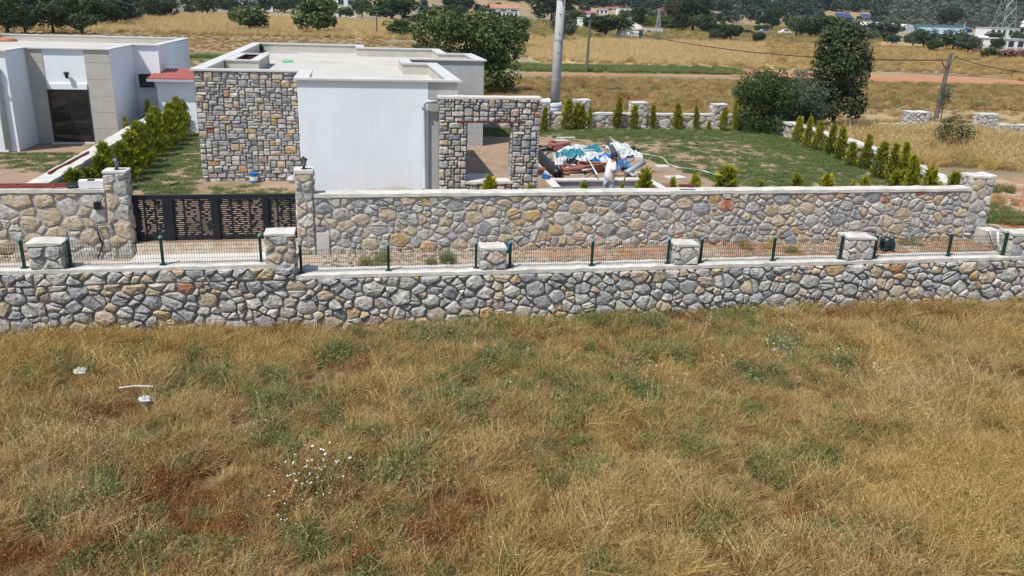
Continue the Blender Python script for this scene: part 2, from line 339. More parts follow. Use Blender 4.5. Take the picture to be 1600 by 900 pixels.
def strip(name, poly, m, k, jit=.6, step=4.):
    """field sheet laid on the flat land, with an uneven edge"""
    rr = random.Random(name); pts = []
    for i in range(len(poly)):
        a, b = Vector(poly[i]).to_2d(), Vector(poly[(i + 1) % len(poly)]).to_2d(); n = max(1, int((b - a).length / step))
        pts += [a + (b - a) * (j / n) + Vector((rr.uniform(-jit, jit), rr.uniform(-jit, jit))) for j in range(n)]
    bm = bmesh.new(); f = bm.faces.new([bm.verts.new((p.x, p.y, .004 * k)) for p in pts]); bmesh.ops.triangulate(bm, faces=[f])
    bmesh.ops.recalc_face_normals(bm, faces=bm.faces[:]); me = bpy.data.meshes.new(name)
    if bm.faces[:][0].normal.z < 0: bmesh.ops.reverse_faces(bm, faces=bm.faces[:])
    bm.to_mesh(me); bm.free(); me.materials.append(m); o = link(name, me); o['kind'] = 'structure'; return o
strip('green_field', [(-60, 92), (-20, 91), (16, 82), (37, 82), (42, 92), (20, 96), (-12, 102), (-60, 108)], M_greens, 1)
strip('wheat_field', [(21, 96), (42, 92.6), (56, 92), (66, 100), (66, 150), (62, 185), (44, 196), (26, 190), (22, 140)], M_wheat, 1, 1.)
strip('wheat_field', [(-62, 151), (-24, 155), (-16, 165), (1, 148), (22, 152), (23, 190), (12, 225), (-14, 260), (-36, 380), (-60, 300), (-56, 230)], M_wheat, 1, 1.2)
strip('red_earth_field', [(17, 79), (36, 79.4), (41, 81), (56, 74), (70, 70), (96, 74), (90, 84), (60, 87), (42, 91), (37, 81.5), (16, 81.4)], M_red, 1, .5)
strip('ploughed_field', [(-60, 109), (-12, 103), (8, 106), (8, 120), (-20, 128), (-60, 132)], M_plough, 2, .8)
strip('pale_green_field', [(72, 113), (66, 103), (90, 92), (160, 100), (170, 135), (112, 130), (84, 133), (70, 132)], M_gg, 1, 1.)
strip('mown_field', [(24, 43.6), (110, 43.6), (110, 53), (60, 53), (22, 51)], M_stub, 1, .5)
strip('mown_field', [(66, 136), (84, 136), (112, 133), (175, 138), (200, 180), (150, 215), (90, 200), (68, 186)], M_stub, 1, 1.2)

# ------------------------------------------------------------------ stonework
def clip(poly, a, b, c):
    """keep a*x+b*y<=c"""
    out = []
    for i in range(len(poly)):
        p, q = poly[i], poly[(i + 1) % len(poly)]; dp = a * p[0] + b * p[1] - c; dq = a * q[0] + b * q[1] - c
        if dp <= 0: out.append(p)
        if dp * dq < 0:
            t = dp / (dp - dq); out.append((p[0] + (q[0] - p[0]) * t, p[1] + (q[1] - p[1]) * t))
    return out
def area(p): return .5 * abs(sum(p[i][0] * p[(i + 1) % len(p)][1] - p[(i + 1) % len(p)][0] * p[i][1] for i in range(len(p))))
def rubble(u0, u1, v0, v1, classes, asp=1.2, seed=1):
    """random rubble: cells of a power diagram round stones of several sizes"""
    rr = random.Random(seed); P = []; w, h = (u1 - u0) / asp, v1 - v0; cell = {}
    def near(x, y, r):
        ci, cj = int(x / .5), int(y / .5)
        for i in range(ci - 2, ci + 3):
            for j in range(cj - 2, cj + 3):
                for (a, b, q) in cell.get((i, j), ()): yield a, b, q
    for r, tries in classes:
        for _ in range(int(tries * w * h)):
            x, y = rr.uniform(0, w), rr.uniform(0, h); k = rr.uniform(.85, 1.15) * r
            if all((x - a) ** 2 + (y - b) ** 2 > (.92 * (k + q)) ** 2 for a, b, q in near(x, y, k)):
                P.append((x, y, k)); cell.setdefault((int(x / .5), int(y / .5)), []).append((x, y, k))
    out = []
    for x, y, r in P:
        poly = [(0, 0), (w, 0), (w, h), (0, h)]
        nb = sorted((q for q in near(x, y, r) if q[:2] != (x, y)), key=lambda q: (q[0] - x) ** 2 + (q[1] - y) ** 2)[:18]
        for a, b, q in nb:
            poly = clip(poly, 2 * (a - x), 2 * (b - y), a * a + b * b - q * q - x * x - y * y + r * r)
            if len(poly) < 3: break
        if len(poly) >= 3 and area(poly) > .004: out.append([(u0 + p[0] * asp, v0 + p[1]) for p in poly])
    return out
def blocks(u0, u1, v0, v1, du, dv, sizes, seed, pre=(), hole=None):
    """squared rubble: stones of several sizes packed on a fine grid"""
    rr = random.Random(seed); nu, nv = round((u1 - u0) / du), round((v1 - v0) / dv); du, dv = (u1 - u0) / nu, (v1 - v0) / nv
    occ = [[False] * nv for _ in range(nu)]; out = []
    if hole:
        for i in range(nu):
            for j in range(nv):
                uu, vv = u0 + (i + .5) * du, v0 + (j + .5) * dv
                if hole[0] < uu < hole[1] and hole[2] < vv < hole[3]: occ[i][j] = True
    def put(i, j, a, b, k=None):
        for p in range(i, i + a):
            for q in range(j, j + b): occ[p][q] = True
        out.append(([(u0 + i * du, v0 + j * dv), (u0 + (i + a) * du, v0 + j * dv), (u0 + (i + a) * du, v0 + (j + b) * dv), (u0 + i * du, v0 + (j + b) * dv)], k))
    for fu, fv, a, b, k in pre:
        i, j = int(fu * nu), int(fv * nv); i = min(i, nu - a); j = min(j, nv - b)
        if not any(occ[p][q] for p in range(i, i + a) for q in range(j, j + b)): put(i, j, a, b, k)
    for j in range(nv):
        for i in range(nu):
            if occ[i][j]: continue
            for _ in range(12):
                a, b = rr.choice(sizes)
                if i + a <= nu and j + b <= nv and not any(occ[p][q] for p in range(i, i + a) for q in range(j, j + b)): break
            else:
                a = b = 1
                while a < 3 and i + a < nu and not occ[i + a][j]: a += 1
            put(i, j, a, b)
    return out
def shards(polys, part, seed, amin=.05):
    """break some of the larger cells in two: angular stones"""
    rr = random.Random(seed); out = []
    for p in polys:
        if area(p) < amin or rr.random() > part: out.append(p); continue
        cx = sum(q[0] for q in p) / len(p); cy = sum(q[1] for q in p) / len(p); t = rr.uniform(0, 3.14); a, b = math.cos(t), math.sin(t); c = a * cx + b * cy + rr.uniform(-.06, .06)
        out += [q for q in (clip(p, a, b, c), clip(p, -a, -b, -c)) if len(q) > 2 and area(q) > .003]
    return out
def stone_shape(poly, fr, gap, prot, rr, chop=.28, jit=.10, bury=.03):
    n = len(poly); cx = sum(p[0] for p in poly) / n; cy = sum(p[1] for p in poly) / n
    a = sum(poly[i][0] * poly[(i + 1) % n][1] - poly[(i + 1) % n][0] * poly[i][1] for i in range(n))
    if a < 0: poly = poly[::-1]
    ring = []
    for i in range(n):
        p, q = poly[i], poly[(i + 1) % n]; L = math.hypot(q[0] - p[0], q[1] - p[1]); k = chop * rr.uniform(.6, 1.3)
        if L < .05: ring.append(((p[0] + q[0]) / 2, (p[1] + q[1]) / 2)); continue
        for t in (k, 1 - k): ring.append((p[0] + (q[0] - p[0]) * t, p[1] + (q[1] - p[1]) * t))
    while len(ring) > 11:
        k = min(range(len(ring)), key=lambda i: math.dist(ring[i], ring[(i + 1) % len(ring)])); ring.pop(k)
    n = len(ring); rad = math.sqrt(area(poly) / math.pi); g = max(.55, 1 - gap / rad)
    ring = [(cx + (x - cx) * g * rr.uniform(1 - jit, 1 + jit * .3), cy + (y - cy) * g * rr.uniform(1 - jit, 1 + jit * .3)) for x, y in ring]
    pr = prot * rr.uniform(.6, 1.25); tu, tv = rr.uniform(-.3, .3) * pr / rad, rr.uniform(-.3, .3) * pr / rad
    def pt(x, y, w): return fr(x, y, w + tu * (x - cx) + tv * (y - cy) if w > 0 else w)
    s = rr.uniform(.5, .74); ox, oy = rr.uniform(-.14, .14) * rad, rr.uniform(-.14, .14) * rad
    vs = [fr(x, y, -bury) for x, y in ring]
    vs += [pt(cx + (x - cx) * .965, cy + (y - cy) * .965, pr * rr.uniform(.42, .72)) for x, y in ring]
    vs += [pt(cx + ox + (x - cx) * s, cy + oy + (y - cy) * s, pr * rr.uniform(.82, 1.15)) for x, y in ring]
    vs.append(pt(cx + ox * 1.5, cy + oy * 1.5, pr * rr.uniform(.9, 1.2)))
    fs = [(i, (i + 1) % n, n + (i + 1) % n, n + i) for i in range(n)]
    for i in range(n):
        j = (i + 1) % n; a, b, c, d = n + i, n + j, 2 * n + j, 2 * n + i
        fs += [(a, b, c), (a, c, d)] if rr.random() < .5 else [(a, b, d), (b, c, d)]
    fs += [(2 * n + i, 2 * n + (i + 1) % n, 3 * n) for i in range(n)]
    return vs, fs
def lay(parent, polys, fr, gap, prot, weights, seed, limit=300, rest='small_stones', **kw):
    rr = random.Random(seed); kinds = list(weights); wt = [weights[k] for k in kinds]
    polys = [(p if isinstance(p, tuple) else (p, None)) for p in polys]; polys.sort(key=lambda p: -area(p[0]))
    o = wloc(parent); m = MB()
    for i, (p, k) in enumerate(polys):
        k = k or rr.choices(kinds, wt)[0]; vs, fs = stone_shape(p, fr, gap, prot, rr, **kw)
        if i < limit:
            me = bpy.data.meshes.new('stone'); me.from_pydata([(a - o.x, b - o.y, c - o.z) for a, b, c in vs], [], fs); me.materials.append(SM[SN.index(k)]); me.update()
            link('stone', me, parent)
        else: m.add(vs, fs, SN.index(k))
    if m.v: m.build(rest, SM, parent)['kind'] = 'stuff'
def F_front(Y): return lambda u, v, w: (u, Y - w, v)
def F_right(X): return lambda u, v, w: (X + w, u, v)
def F_left(X): return lambda u, v, w: (X - w, -u, v)      # u runs against Y
def F_back(Y): return lambda u, v, w: (-u, Y + w, v)
def slab(poly_top, z0, z1, seed, step=.25, j=.012):
    """cast coping with slightly uneven edges: poly_top = (x0,y0,x1,y1)"""
    x0, y0, x1, y1 = poly_top; rr = random.Random(seed); m = MB(); lng = (x1 - x0) >= (y1 - y0); L = (x1 - x0) if lng else (y1 - y0); n = max(2, int(L / step)); vs = []
    for i in range(n + 1):
        t = i / n; a, b, c, d, e = (rr.uniform(-j, j) for _ in range(5))
        for q, (sd, z) in enumerate(((0, z0), (1, z0), (1, z1), (0, z1))):
            dv = (a, b, b, a)[q]; zz = z + (c if q in (2, 3) else d)
            vs.append((x0 + L * t, (y0 + dv) if sd == 0 else (y1 + dv), zz) if lng else ((x1 - dv) if sd == 0 else (x0 - dv), y0 + L * t, zz))
    fs = [(4 * i + k, 4 * i + (k + 1) % 4, 4 * i + 4 + (k + 1) % 4, 4 * i + 4 + k) for i in range(n) for k in range(4)]
    fs = [f[::-1] for f in fs] + [(0, 1, 2, 3), (4 * n + 3, 4 * n + 2, 4 * n + 1, 4 * n)]
    return m.add(vs, fs)

WGREY = dict(grey=38, blue=12, light=26, tan=18, ochre=5, rust=1, pink=4, dark=2)
WTALL = dict(grey=34, blue=8, light=30, tan=26, ochre=5, rust=.8, pink=3)
WTAN = dict(grey=16, light=24, tan=46, ochre=7, pink=4)
WASH = dict(grey=42, blue=22, light=28, tan=5, ochre=2, rust=1, pink=4, dark=2)

# low boundary wall along the field
LW = 19.0
low = thing('stone_wall', (0, LW, -1.5), 'low grey dry-stone boundary wall at the edge of the dry field, topped by a wire fence', 'stone wall')
m = MB(); m.box(-12, LW + .004, -1.7, -1.5, LW + .55, .12); m.box(-1.5, LW + .004, -1.7, 22, LW + .55, -.16); m.build('core', M_gap, low)
c = slab((-12, LW - .03, -1.49, LW + .56), .12, .2, 1, .22, .016); c.build('coping', M_conc, low)
c = slab((-1.492, LW - .03, 22, LW + .56), -.17, -.08, 2, .22, .016); c.build('coping', M_conc, low)
LC = [(.18, 10), (.14, 40), (.105, 90), (.075, 130), (.05, 120)]
pol = rubble(-12, 22, -1.5, -.17, LC, 1.34, 5) + rubble(-12, -1.5, -.165, .13, [(.15, 60), (.10, 80), (.07, 80)], 1.3, 6)
lay(low, shards(pol, .30, 4, .06), F_front(LW), .009, .075, WGREY, 21, rest='smaller_stones', chop=.15, jit=.13)

# tall garden wall
TW = 21.72
tall = thing('stone_wall', (9, TW, -.36), 'tall mortared stone garden wall with pale concrete coping in front of the white villa', 'stone wall')
m = MB(); m.box(-1.13, TW, -.5, 18.12, TW + .36, 1.16); m.build('mortar_core', M_mortar, tall)
slab((-1.125, TW - .06, 18.1, TW + .42), 1.16, 1.245, 3, .3, .012).build('coping', M_conc, tall)
TC = [(.175, 12), (.135, 40), (.10, 90), (.07, 120), (.05, 100)]
lay(tall, shards(rubble(-1.13, 18.12, -.42, 1.16, TC, 1.4, 8), .45, 5, .035), F_front(TW), .013, .045, WTALL, 22, rest='smaller_stones', chop=.16, jit=.14)
m = MB(); m.prism([(-1.10, TW - .08), (-.78, TW - .075), (-.78, TW + .02), (-1.10, TW + .02)], -.42, .22); m.build('cement_patch', M_conc, tall)
wleft = thing('stone_wall', (-8, TW, -.36), 'tan mortared stone wall with a dark crack, left of the black gate', 'stone wall')
m = MB(); m.box(-13, TW, -.5, -6.16, TW + .36, 1.34); m.build('mortar_core', M_mortar, wleft)
slab((-13, TW - .05, -6.155, TW + .42), 1.34, 1.43, 4, .3, .012).build('coping', M_conc, wleft)
lay(wleft, rubble(-13, -6.16, -.42, 1.34, [(.21, 40), (.17, 60), (.12, 70), (.08, 80)], 1.3, 12), F_front(TW), .016, .05, WTAN, 23, chop=.16, jit=.14)
m = MB(); cr = [(203, 0), (0, 0)]; pts = [at(173, 333, Y=TW - .07), at(172, 350, Y=TW - .07), at(152, 351, Y=TW - .07), at(154, 366, Y=TW - .07), at(160, 382, Y=TW - .07), at(153, 407, Y=TW - .07)]
m.tube(pts, [.012, .02, .016, .022, .026, .016], 5); m.build('crack', M_blackp, wleft)

def pillar(x0, x1, y0, y1, z0, z1, label, seed, w=WTALL, cap=True, sides=(1, 1), rub=None):
    p = thing('stone_pillar', ((x0 + x1) / 2, (y0 + y1) / 2, z0), label, 'stone pillar', 'stone pillars of the walls')
    rr = random.Random(seed); n = 4; m = MB()
    m.box(x0 + .02, y0 + .02, z0, x1 - .02, y1 - .02, z1 - .06); m.build('mortar_core', M_mortar, p)
    slab((x0 - .015, y0 - .015, x1 + .015, y1 + .015), z1 - .06, z1, seed, .2, .02).build('cap', M_conc, p)
    rub = rub or [(.16, 80), (.11, 90), (.07, 90)]
    lay(p, rubble(x0, x1, z0, z1 - .05, rub, 1.15, seed), F_front(y0 + .02), .016, .05, w, seed, chop=.16, jit=.14)
    if sides[1]: lay(p, rubble(y0, y1, z0, z1 - .05, rub, 1.15, seed + 1), F_right(x1 - .02), .018, .045, w, seed + 1)
    if sides[0]: lay(p, rubble(-y1, -y0, z0, z1 - .05, rub, 1.15, seed + 2), F_left(x0 + .02), .018, .045, w, seed + 2)
    return p
PB = LW + .56
pillar(-7.14, -6.44, LW + .03, PB, .2, .80, 'squat stone pillar on the low wall, farthest left, with a pale concrete top', 31)
pillar(-2.12, -1.47, LW - .01, PB, -.08, .93, 'tallest stone pillar on the low wall, in front of the black gate', 32, dict(grey=10, light=10, tan=5, rust=3, pink=5))
pillar(2.87, 3.5, LW + .03, PB, -.08, .47, 'small stone pillar on the low wall with one pink stone in its face', 33, dict(grey=10, pink=8, light=6))
pillar(7.8, 8.45, LW + .03, PB, -.08, .46, 'small rough grey pillar on the low wall below the person', 34, dict(grey=10, light=10))
pillar(12.58, 13.36, LW + .03, PB, -.08, .54, 'broad stone pillar on the low wall at the blue cable reel', 35, dict(grey=10, light=6, rust=2, tan=4))
pillar(17.5, 18.2, LW + .03, PB, -.08, .55, 'stone pillar on the low wall cut by the right edge of the photo', 36)
pillar(-6.16, -5.62, TW - .05, TW + .5, -.4, 1.87, 'tall stone gate pillar with a lantern, left of the black gate', 37, dict(grey=12, light=12, tan=10, ochre=2, pink=4), rub=[(.2, 60), (.14, 80), (.08, 80)])
pillar(-1.58, -1.13, TW - .05, TW + .5, -.4, 1.87, 'tall stone gate pillar with a lantern, right of the black gate', 38, dict(grey=14, light=12, tan=7, pink=4), rub=[(.16, 70), (.11, 80), (.07, 80)])
pillar(18.12, 18.84, TW - .05, TW + .55, -.45, 1.62, 'grey stone corner pillar at the right end of the tall wall', 39, dict(grey=14, blue=6, light=10, tan=3, rust=1), rub=[(.2, 60), (.14, 80), (.08, 80)])

# ------------------------------------------------------------------ right and back plot walls
side = thing('stone_wall', (21.9, 32, 0), 'side garden wall with pale lumpy coping behind the row of young conifers', 'stone wall')
SP = [(22.0, 43.2), (21.9, 38.9), (21.6, 33.7), (21.0, 29.6), (19.75, 25.0), (18.75, 22.35)]
for q, (A, B) in enumerate(zip(SP, SP[1:])):
    A, B = Vector((*A, 0)), Vector((*B, 0)); t_ = (B - A).normalized(); n_ = Vector((t_.y, -t_.x, 0)); L_ = (B - A).length
    if n_.x > 0: n_ = -n_
    m = MB(); m.obox((A + B) / 2 - n_ * .18 + Vector((0, 0, .12)), t_ * (L_ / 2 + .03), n_ * .17, (0, 0, .52 + .003 * q)); m.build('mortar_core', M_mortar, side)
    m = MB(); k = max(2, int(L_ / .4)); rr = random.Random(q + 70); vs = []
    for a in range(k + 1):
        c = A + t_ * (L_ * a / k)
        for w_, z_ in ((.10, .66), (-.46, .66), (-.46, .77), (.10, .77)): vs.append(c + n_ * (w_ + rr.uniform(-.03, .03)) + Vector((0, 0, z_ + rr.uniform(-.02, .02) + .004 * q)))
    m.add(vs, [(4 * a + b, 4 * a + (b + 1) % 4, 4 * a + 4 + (b + 1) % 4, 4 * a + 4 + b) for a in range(k) for b in range(4)] + [(3, 2, 1, 0), (4 * k, 4 * k + 1, 4 * k + 2, 4 * k + 3)])
    m.build('coping', M_conc, side)
    lay(side, shards(rubble(0, L_, -.05, .66, [(.2, 50), (.14, 60), (.09, 70)], 1.3, 14 + q), .3, q), (lambda A, t_, n_: lambda u, v, w: (A.x + t_.x * u + n_.x * w, A.y + t_.y * u + n_.y * w, v))(A, t_, n_), .016, .05, dict(grey=20, light=16, tan=8, pink=4), 24 + q, limit=58, rest='smaller_stones', chop=.16, jit=.14)
BWY = 43.3
back = thing('stone_wall', (12, BWY, 0), 'low stone wall across the back of the garden behind a row of conifers', 'stone wall')
m = MB(); m.box(6, BWY, -.2, 22.2, BWY + .4, .66); m.build('mortar_core', M_mortar, back)
slab((6, BWY - .05, 22.2, BWY + .45), .66, .76, 7, .4, .02).build('coping', M_conc, back)
lay(back, rubble(6, 22.2, -.05, .66, [(.24, 50), (.18, 60), (.11, 70)], 1.2, 15), F_front(BWY), .02, .06, dict(grey=18, light=18, tan=10, pink=4, blue=5), 25)
far = thing('stone_wall', (32, 42.6, 0), 'low stone wall with pale coping running right beyond the tall oak', 'stone wall')
m = MB(); m.box(22.6, 42.6, -.3, 46, 42.95, .3); m.build('mortar_core', M_mortar, far); slab((22.6, 42.55, 46, 43.0), .3, .38, 8, .4, .03).build('coping', M_conc, far)
lay(far, rubble(22.6, 46, -.2, .3, [(.2, 50), (.14, 60), (.09, 60)], 1.3, 16), F_front(42.6), .02, .05, dict(grey=14, light=14, tan=8, pink=4), 26, limit=120)
pillar(30.7, 31.9, 42.5, 43.4, -.1, 1.05, 'round-topped grey stone pillar at the foot of the leaning pole', 41, dict(light=20, grey=10))
pillar(34.6, 35.8, 41.9, 42.55, -.1, 1.05, 'grey stone pillar on the right-hand far wall, nearest the edge of the photo', 42, dict(light=20, grey=10))
pillar(14.55, 15.4, 43.15, 43.85, -.1, 1.35, 'stone pillar standing in the back garden wall, middle of the row', 43, dict(light=14, grey=14, tan=5))
pillar(11.4, 12.2, 43.2, 43.85, -.1, 1.45, 'stone pillar in the back garden wall beside the four close conifers', 44, dict(light=14, grey=14, tan=5))
pillar(19.2, 19.95, 43.2, 43.85, -.1, 1.3, 'stone pillar in the back garden wall beside the dark bushes', 45, dict(light=14, grey=14, tan=5))
pillar(9.3, 10.0, 43.1, 43.75, -.1, 1.35, 'stone pillar in the back garden wall in front of the white tank', 46, dict(light=14, grey=14, tan=5))
# garden wall between the two houses
gw = thing('garden_wall', (-8.6, 33, 0), 'rendered garden wall between the two houses, pale slabs lying on it', 'garden wall')
m = MB(); m.box(-8.72, 22.2, -.3, -8.42, 43.5, .95); m.build('wall_body', M_mortar, gw)
slab((-8.86, 22.2, -8.32, 43.6), .95, 1.05, 9, .5, .015).build('coping', M_conc, gw)

# ------------------------------------------------------------------ wire fence on the low wall
def post(parent, x, y, z, h=.62, lean=0.):
    m = MB(); m.box(x - .03, y - .03, z, x + .03, y + .03, z + h); m.box(x - .075, y - .06, z, x + .075, y + .06, z + .012)
    o = m.build('post', M_green, parent); m = MB(); m.lathe((x, y, z + h), [(.048, 0), (.048, .03), (.02, .065)], 4); q = m.build('cap', pm('post_cap', [(.10, .22, .22), (.16, .30, .30)], 4), parent, origin=None); q.parent = o; q.location = wloc(parent) - wloc(parent)
def meshpanel(parent, x0, x1, y, z, h=.55):
    m = MB(); n = max(2, int((x1 - x0) / .055))
    for i in range(n + 1):
        x = x0 + (x1 - x0) * i / n; m.obox((x, y, z + h / 2 + .03), (.0032, 0, 0), (0, .0032, 0), (0, 0, h / 2))
    for k in range(6):
        zz = z + .05 + (h - .06) * k / 5; m.obox(((x0 + x1) / 2, y - .006, zz), ((x1 - x0) / 2, 0, 0), (0, .003, 0), (0, 0, .0032))
    m.build('wire_mesh', M_wire, parent)
FY = LW + .2
def fence(xs_, z, label):
    f = thing('wire_fence', ((xs_[0] + xs_[-1]) / 2, FY, z), label, 'wire fence', 'wire fence sections on the low wall')
    for x in xs_: post(f, x, FY, z)
    for a, b in zip(xs_, xs_[1:]): meshpanel(f, a + .03, b - .03, FY, z)
fence([-11.5, -9.4, -7.3], .2, 'green wire fence section at the left edge, ending at the squat stone pillar')
fence([-6.34, -4.4, -2.25], .2, 'green wire fence section standing in front of the black gate')
fence([-1.36, .67, 2.78], -.08, 'green wire fence section just right of the tallest low-wall pillar, green weeds behind')
fence([3.62, 5.7, 7.7], -.08, 'green wire fence section left of the pillar below the person')
fence([8.58, 10.58, 12.5], -.08, 'green wire fence section left of the broad pillar at the blue cable reel')
fence([13.5, 15.72, 17.42], -.08, 'green wire fence section in front of the two white pipes')

# ------------------------------------------------------------------ gate
GY = TW + .28
gate = thing('sliding_gate', (-3.6, GY, -.2), 'black metal sliding gate with dash-pattern panels between two stone pillars', 'gate')
gx = [at(px, 345, Y=GY).x for px in (208, 216, 256, 272, 331, 343, 411, 421, 462)]
gz0, gz1 = at(340, 386, Y=GY).z, at(340, 304, Y=GY).z; X0, X1 = -5.62, -1.5
m = MB(); m.box(X0, GY - .03, gz1 - .12, X1, GY + .05, gz1); m.box(X0, GY - .03, gz0 + .10, X1, GY + .05, gz0 + .2); m.box(X0, GY - .04, gz0, X1, GY + .06, gz0 + .06); m.build('rail', M_navy, gate)
for a, b in ((X0, gx[1]), (gx[2], gx[3]), (gx[4], gx[5]), (gx[6], gx[7]), (X1 - .03, X1 + .0)):
    m = MB(); m.box(a, GY - .035, gz0 + .061, b, GY + .052, gz1 - .121); m.build('stile', M_navy, gate)
for a, b in ((gx[1], gx[2]), (gx[3], gx[4]), (gx[5], gx[6]), (gx[7], X1 - .03)):
    rr = random.Random(a); z0, z1 = gz0 + .2, gz1 - .12; pitch = .052; n = int((z1 - z0) / pitch); w = b - a; m = MB()
    for k in range(n):
        zz = z0 + (k + .5) * (z1 - z0) / n; m.box(a, GY, zz - .024, b, GY + .018, zz + .008)
        x = a
        while x < b:
            s = rr.uniform(.08, .26); e = rr.uniform(.04, .13)
            m.box(x, GY + .001, zz + .008, min(b, x + e), GY + .017, zz + .028); x += s + e
    for q in (.3, .72): m.box(a + w * q - .03, GY + .002, z0, a + w * q + .02, GY + .02, z1)
    m.build('cut_panel', M_navy, gate)
for x in (gx[2] + .5, gx[6] + .3):
    m = MB(); m.tube([(x, GY, gz0 - .02), (x, GY + .04, gz0 - .02)], .06, 10); m.build('wheel', M_galv, gate)
def lantern(x, y, z, label):
    L = thing('lantern', (x, y, z), label, 'lantern', 'lanterns on the gate pillars')
    m = MB(); m.lathe((x, y, z), [(.07, 0), (.07, .02), (.03, .035), (.03, .06), (.06, .075)], 8); m.build('base', M_anth, L)
    m = MB(); m.lathe((x, y, z + .075), [(.045, 0), (.065, .15)], 6); m.build('glass', pm('lamp_glass', [(.30, .33, .36), (.42, .45, .47)], 3, rough=.15), L)
    m = MB()
    for k in range(6):
        a = math.pi / 3 * k; m.tube([(x + .05 * math.cos(a), y + .05 * math.sin(a), z + .075), (x + .072 * math.cos(a), y + .072 * math.sin(a), z + .225)], .008, 4)
    m.build('cage', M_anth, L)
    m = MB(); m.lathe((x, y, z + .225), [(.115, 0), (.10, .02), (.06, .06), (.02, .08), (.012, .105)], 6); m.build('hood', M_anth, L)
lantern(-5.87, TW + .2, 1.87, 'black lantern on the gate pillar by the conifer hedge'); lantern(-1.35, TW + .2, 1.87, 'black lantern on the gate pillar in front of the white villa wall')

# ------------------------------------------------------------------ the white villa
RZ = 3.75
villa = thing('villa', (0, 36, 0), 'white flat-roofed villa with a grey stone-clad front on its left', 'house')
PLAN = [(-5.2, 29.6), (-1.72, 29.6), (-1.72, 26.7), (3.2, 26.7), (3.2, 34.6), (2.2, 34.6), (2.2, 37.2), (5.6, 37.2), (5.6, 41.9), (4.35, 41.9), (4.35, 45.8), (.45, 45.8), (.45, 48.3), (-5.2, 48.3)]
def inset(poly, d):
    out = []; n = len(poly)
    for i in range(n):
        p0, p1, p2 = Vector(poly[i - 1]), Vector(poly[i]), Vector(poly[(i + 1) % n]); a = (p1 - p0).normalized(); b = (p2 - p1).normalized()
        out.append(tuple(p1 + Vector((-a.y, a.x)) * d + Vector((-b.y, b.x)) * d))
    return out
def ringwall(m, po, pi, z0, z1, mi_out=0, mi_in=0, mi_top=0):
    n = len(po)
    for i in range(n):
        j = (i + 1) % n
        m.add([(*po[i], z0), (*po[j], z0), (*po[j], z1), (*po[i], z1)], [(0, 1, 2, 3)], mi_out)
        m.add([(*pi[i], z0), (*pi[j], z0), (*pi[j], z1), (*pi[i], z1)], [(3, 2, 1, 0)], mi_in)
        m.add([(*po[i], z1), (*po[j], z1), (*pi[j], z1), (*pi[i], z1)], [(0, 1, 2, 3)], mi_top)
        m.add([(*po[i], z0), (*po[j], z0), (*pi[j], z0), (*pi[i], z0)], [(3, 2, 1, 0)], mi_top)
# walls
m = MB(); n = len(PLAN)
for i in range(n):
    a, b = PLAN[i], PLAN[(i + 1) % n]; tile = i in (3, 6, 7)
    m.add([(*a, -.1), (*b, -.1), (*b, RZ - .5), (*a, RZ - .5)], [(0, 1, 2, 3)], 1 if i in (6,) else 0)
m.build('wall', [M_white, M_tileg], villa)
IN = inset(PLAN, .3)
m = MB(); ringwall(m, PLAN, IN, RZ - .5, RZ - .06, 0, 1, 1); pb = m.build('parapet', [M_white, M_parap], villa)
m = MB(); ringwall(m, inset(PLAN, -.10), inset(PLAN, .34), RZ - .06, RZ, 0, 0, 0); m.build('parapet_coping', M_coping, villa)
m = MB(); m.add([(*p, RZ - .45) for p in inset(PLAN, .29)], [tuple(range(n))]); m.build('roof_floor', M_cream, villa)
# grey tiled strips: right end of the front and the rear wing
m = MB(); m.box(2.27, 26.69, -.1, 3.19, 26.72, RZ - .07); m.build('grey_tile_strip', M_tileg, villa)
for z in (.5, 1.45, 2.4, 3.2):
    m = MB(); m.box(2.3, 37.17, z - .88 if z < 3 else z - .74, 5.59, 37.199, min(z + .06, RZ - .07) if z < 3 else RZ - .07); m.build('wall_tile', M_tileg, villa)
m = MB(); m.box(-1.70, 26.68, -.1, 2.26, 26.698, RZ - .065); m.build('front_render', M_white, villa)
m = MB(); m.blob((1.0, 26.65, .20), (.9, .012, .16), 3, rough=.4); m.build('damp_stain', pm('damp_stain', [(.55, .52, .40), (.68, .67, .60)], 5), villa)
# stone clad front
clad = MB().box(-5.2, 29.575, -.1, -1.73, 29.598, RZ - .07).build('stone_cladding', M_mdark, villa)
pre = [(.10, .93, 3, 4, 'tan'), (.72, .94, 4, 3, 'tan'), (.52, .93, 3, 3, 'tan'), (.02, .86, 4, 2, 'tan'), (.42, .86, 3, 3, 'blue'), (.80, .86, 3, 3, 'tan'), (.02, .72, 3, 3, 'tan'), (.55, .73, 3, 2, 'tan'), (.62, .58, 3, 3, 'tan'),
       (.28, .46, 2, 3, 'tan'), (.70, .52, 2, 3, 'ochre'), (.02, .40, 3, 3, 'tan'), (.46, .38, 3, 3, 'tan'), (.83, .44, 3, 2, 'tan'), (.30, .28, 3, 3, 'tan'), (.80, .24, 4, 3, 'ochre'), (.06, .13, 4, 2, 'ochre'), (.56, .16, 3, 3, 'pink'),
       (.36, .05, 3, 3, 'ochre'), (.74, .10, 3, 3, 'tan'), (.50, .04, 3, 2, 'pink'), (.08, .02, 3, 2, 'pink'), (.35, .68, 2, 3, 'pink'), (.92, .30, 2, 2, 'pink'), (.52, .60, 2, 2, 'pink'), (.20, .56, 3, 2, 'ochre'), (.66, .32, 2, 2, 'ochre'), (.40, .78, 2, 1, 'ochre'), (.9, .7, 2, 2, 'ochre'), (.30, .88, 3, 1, 'ochre')]
SZ = [(2, 2), (3, 2), (3, 2), (2, 1), (3, 1), (4, 1), (4, 2), (2, 2), (3, 2), (1, 1), (2, 3), (5, 2)]
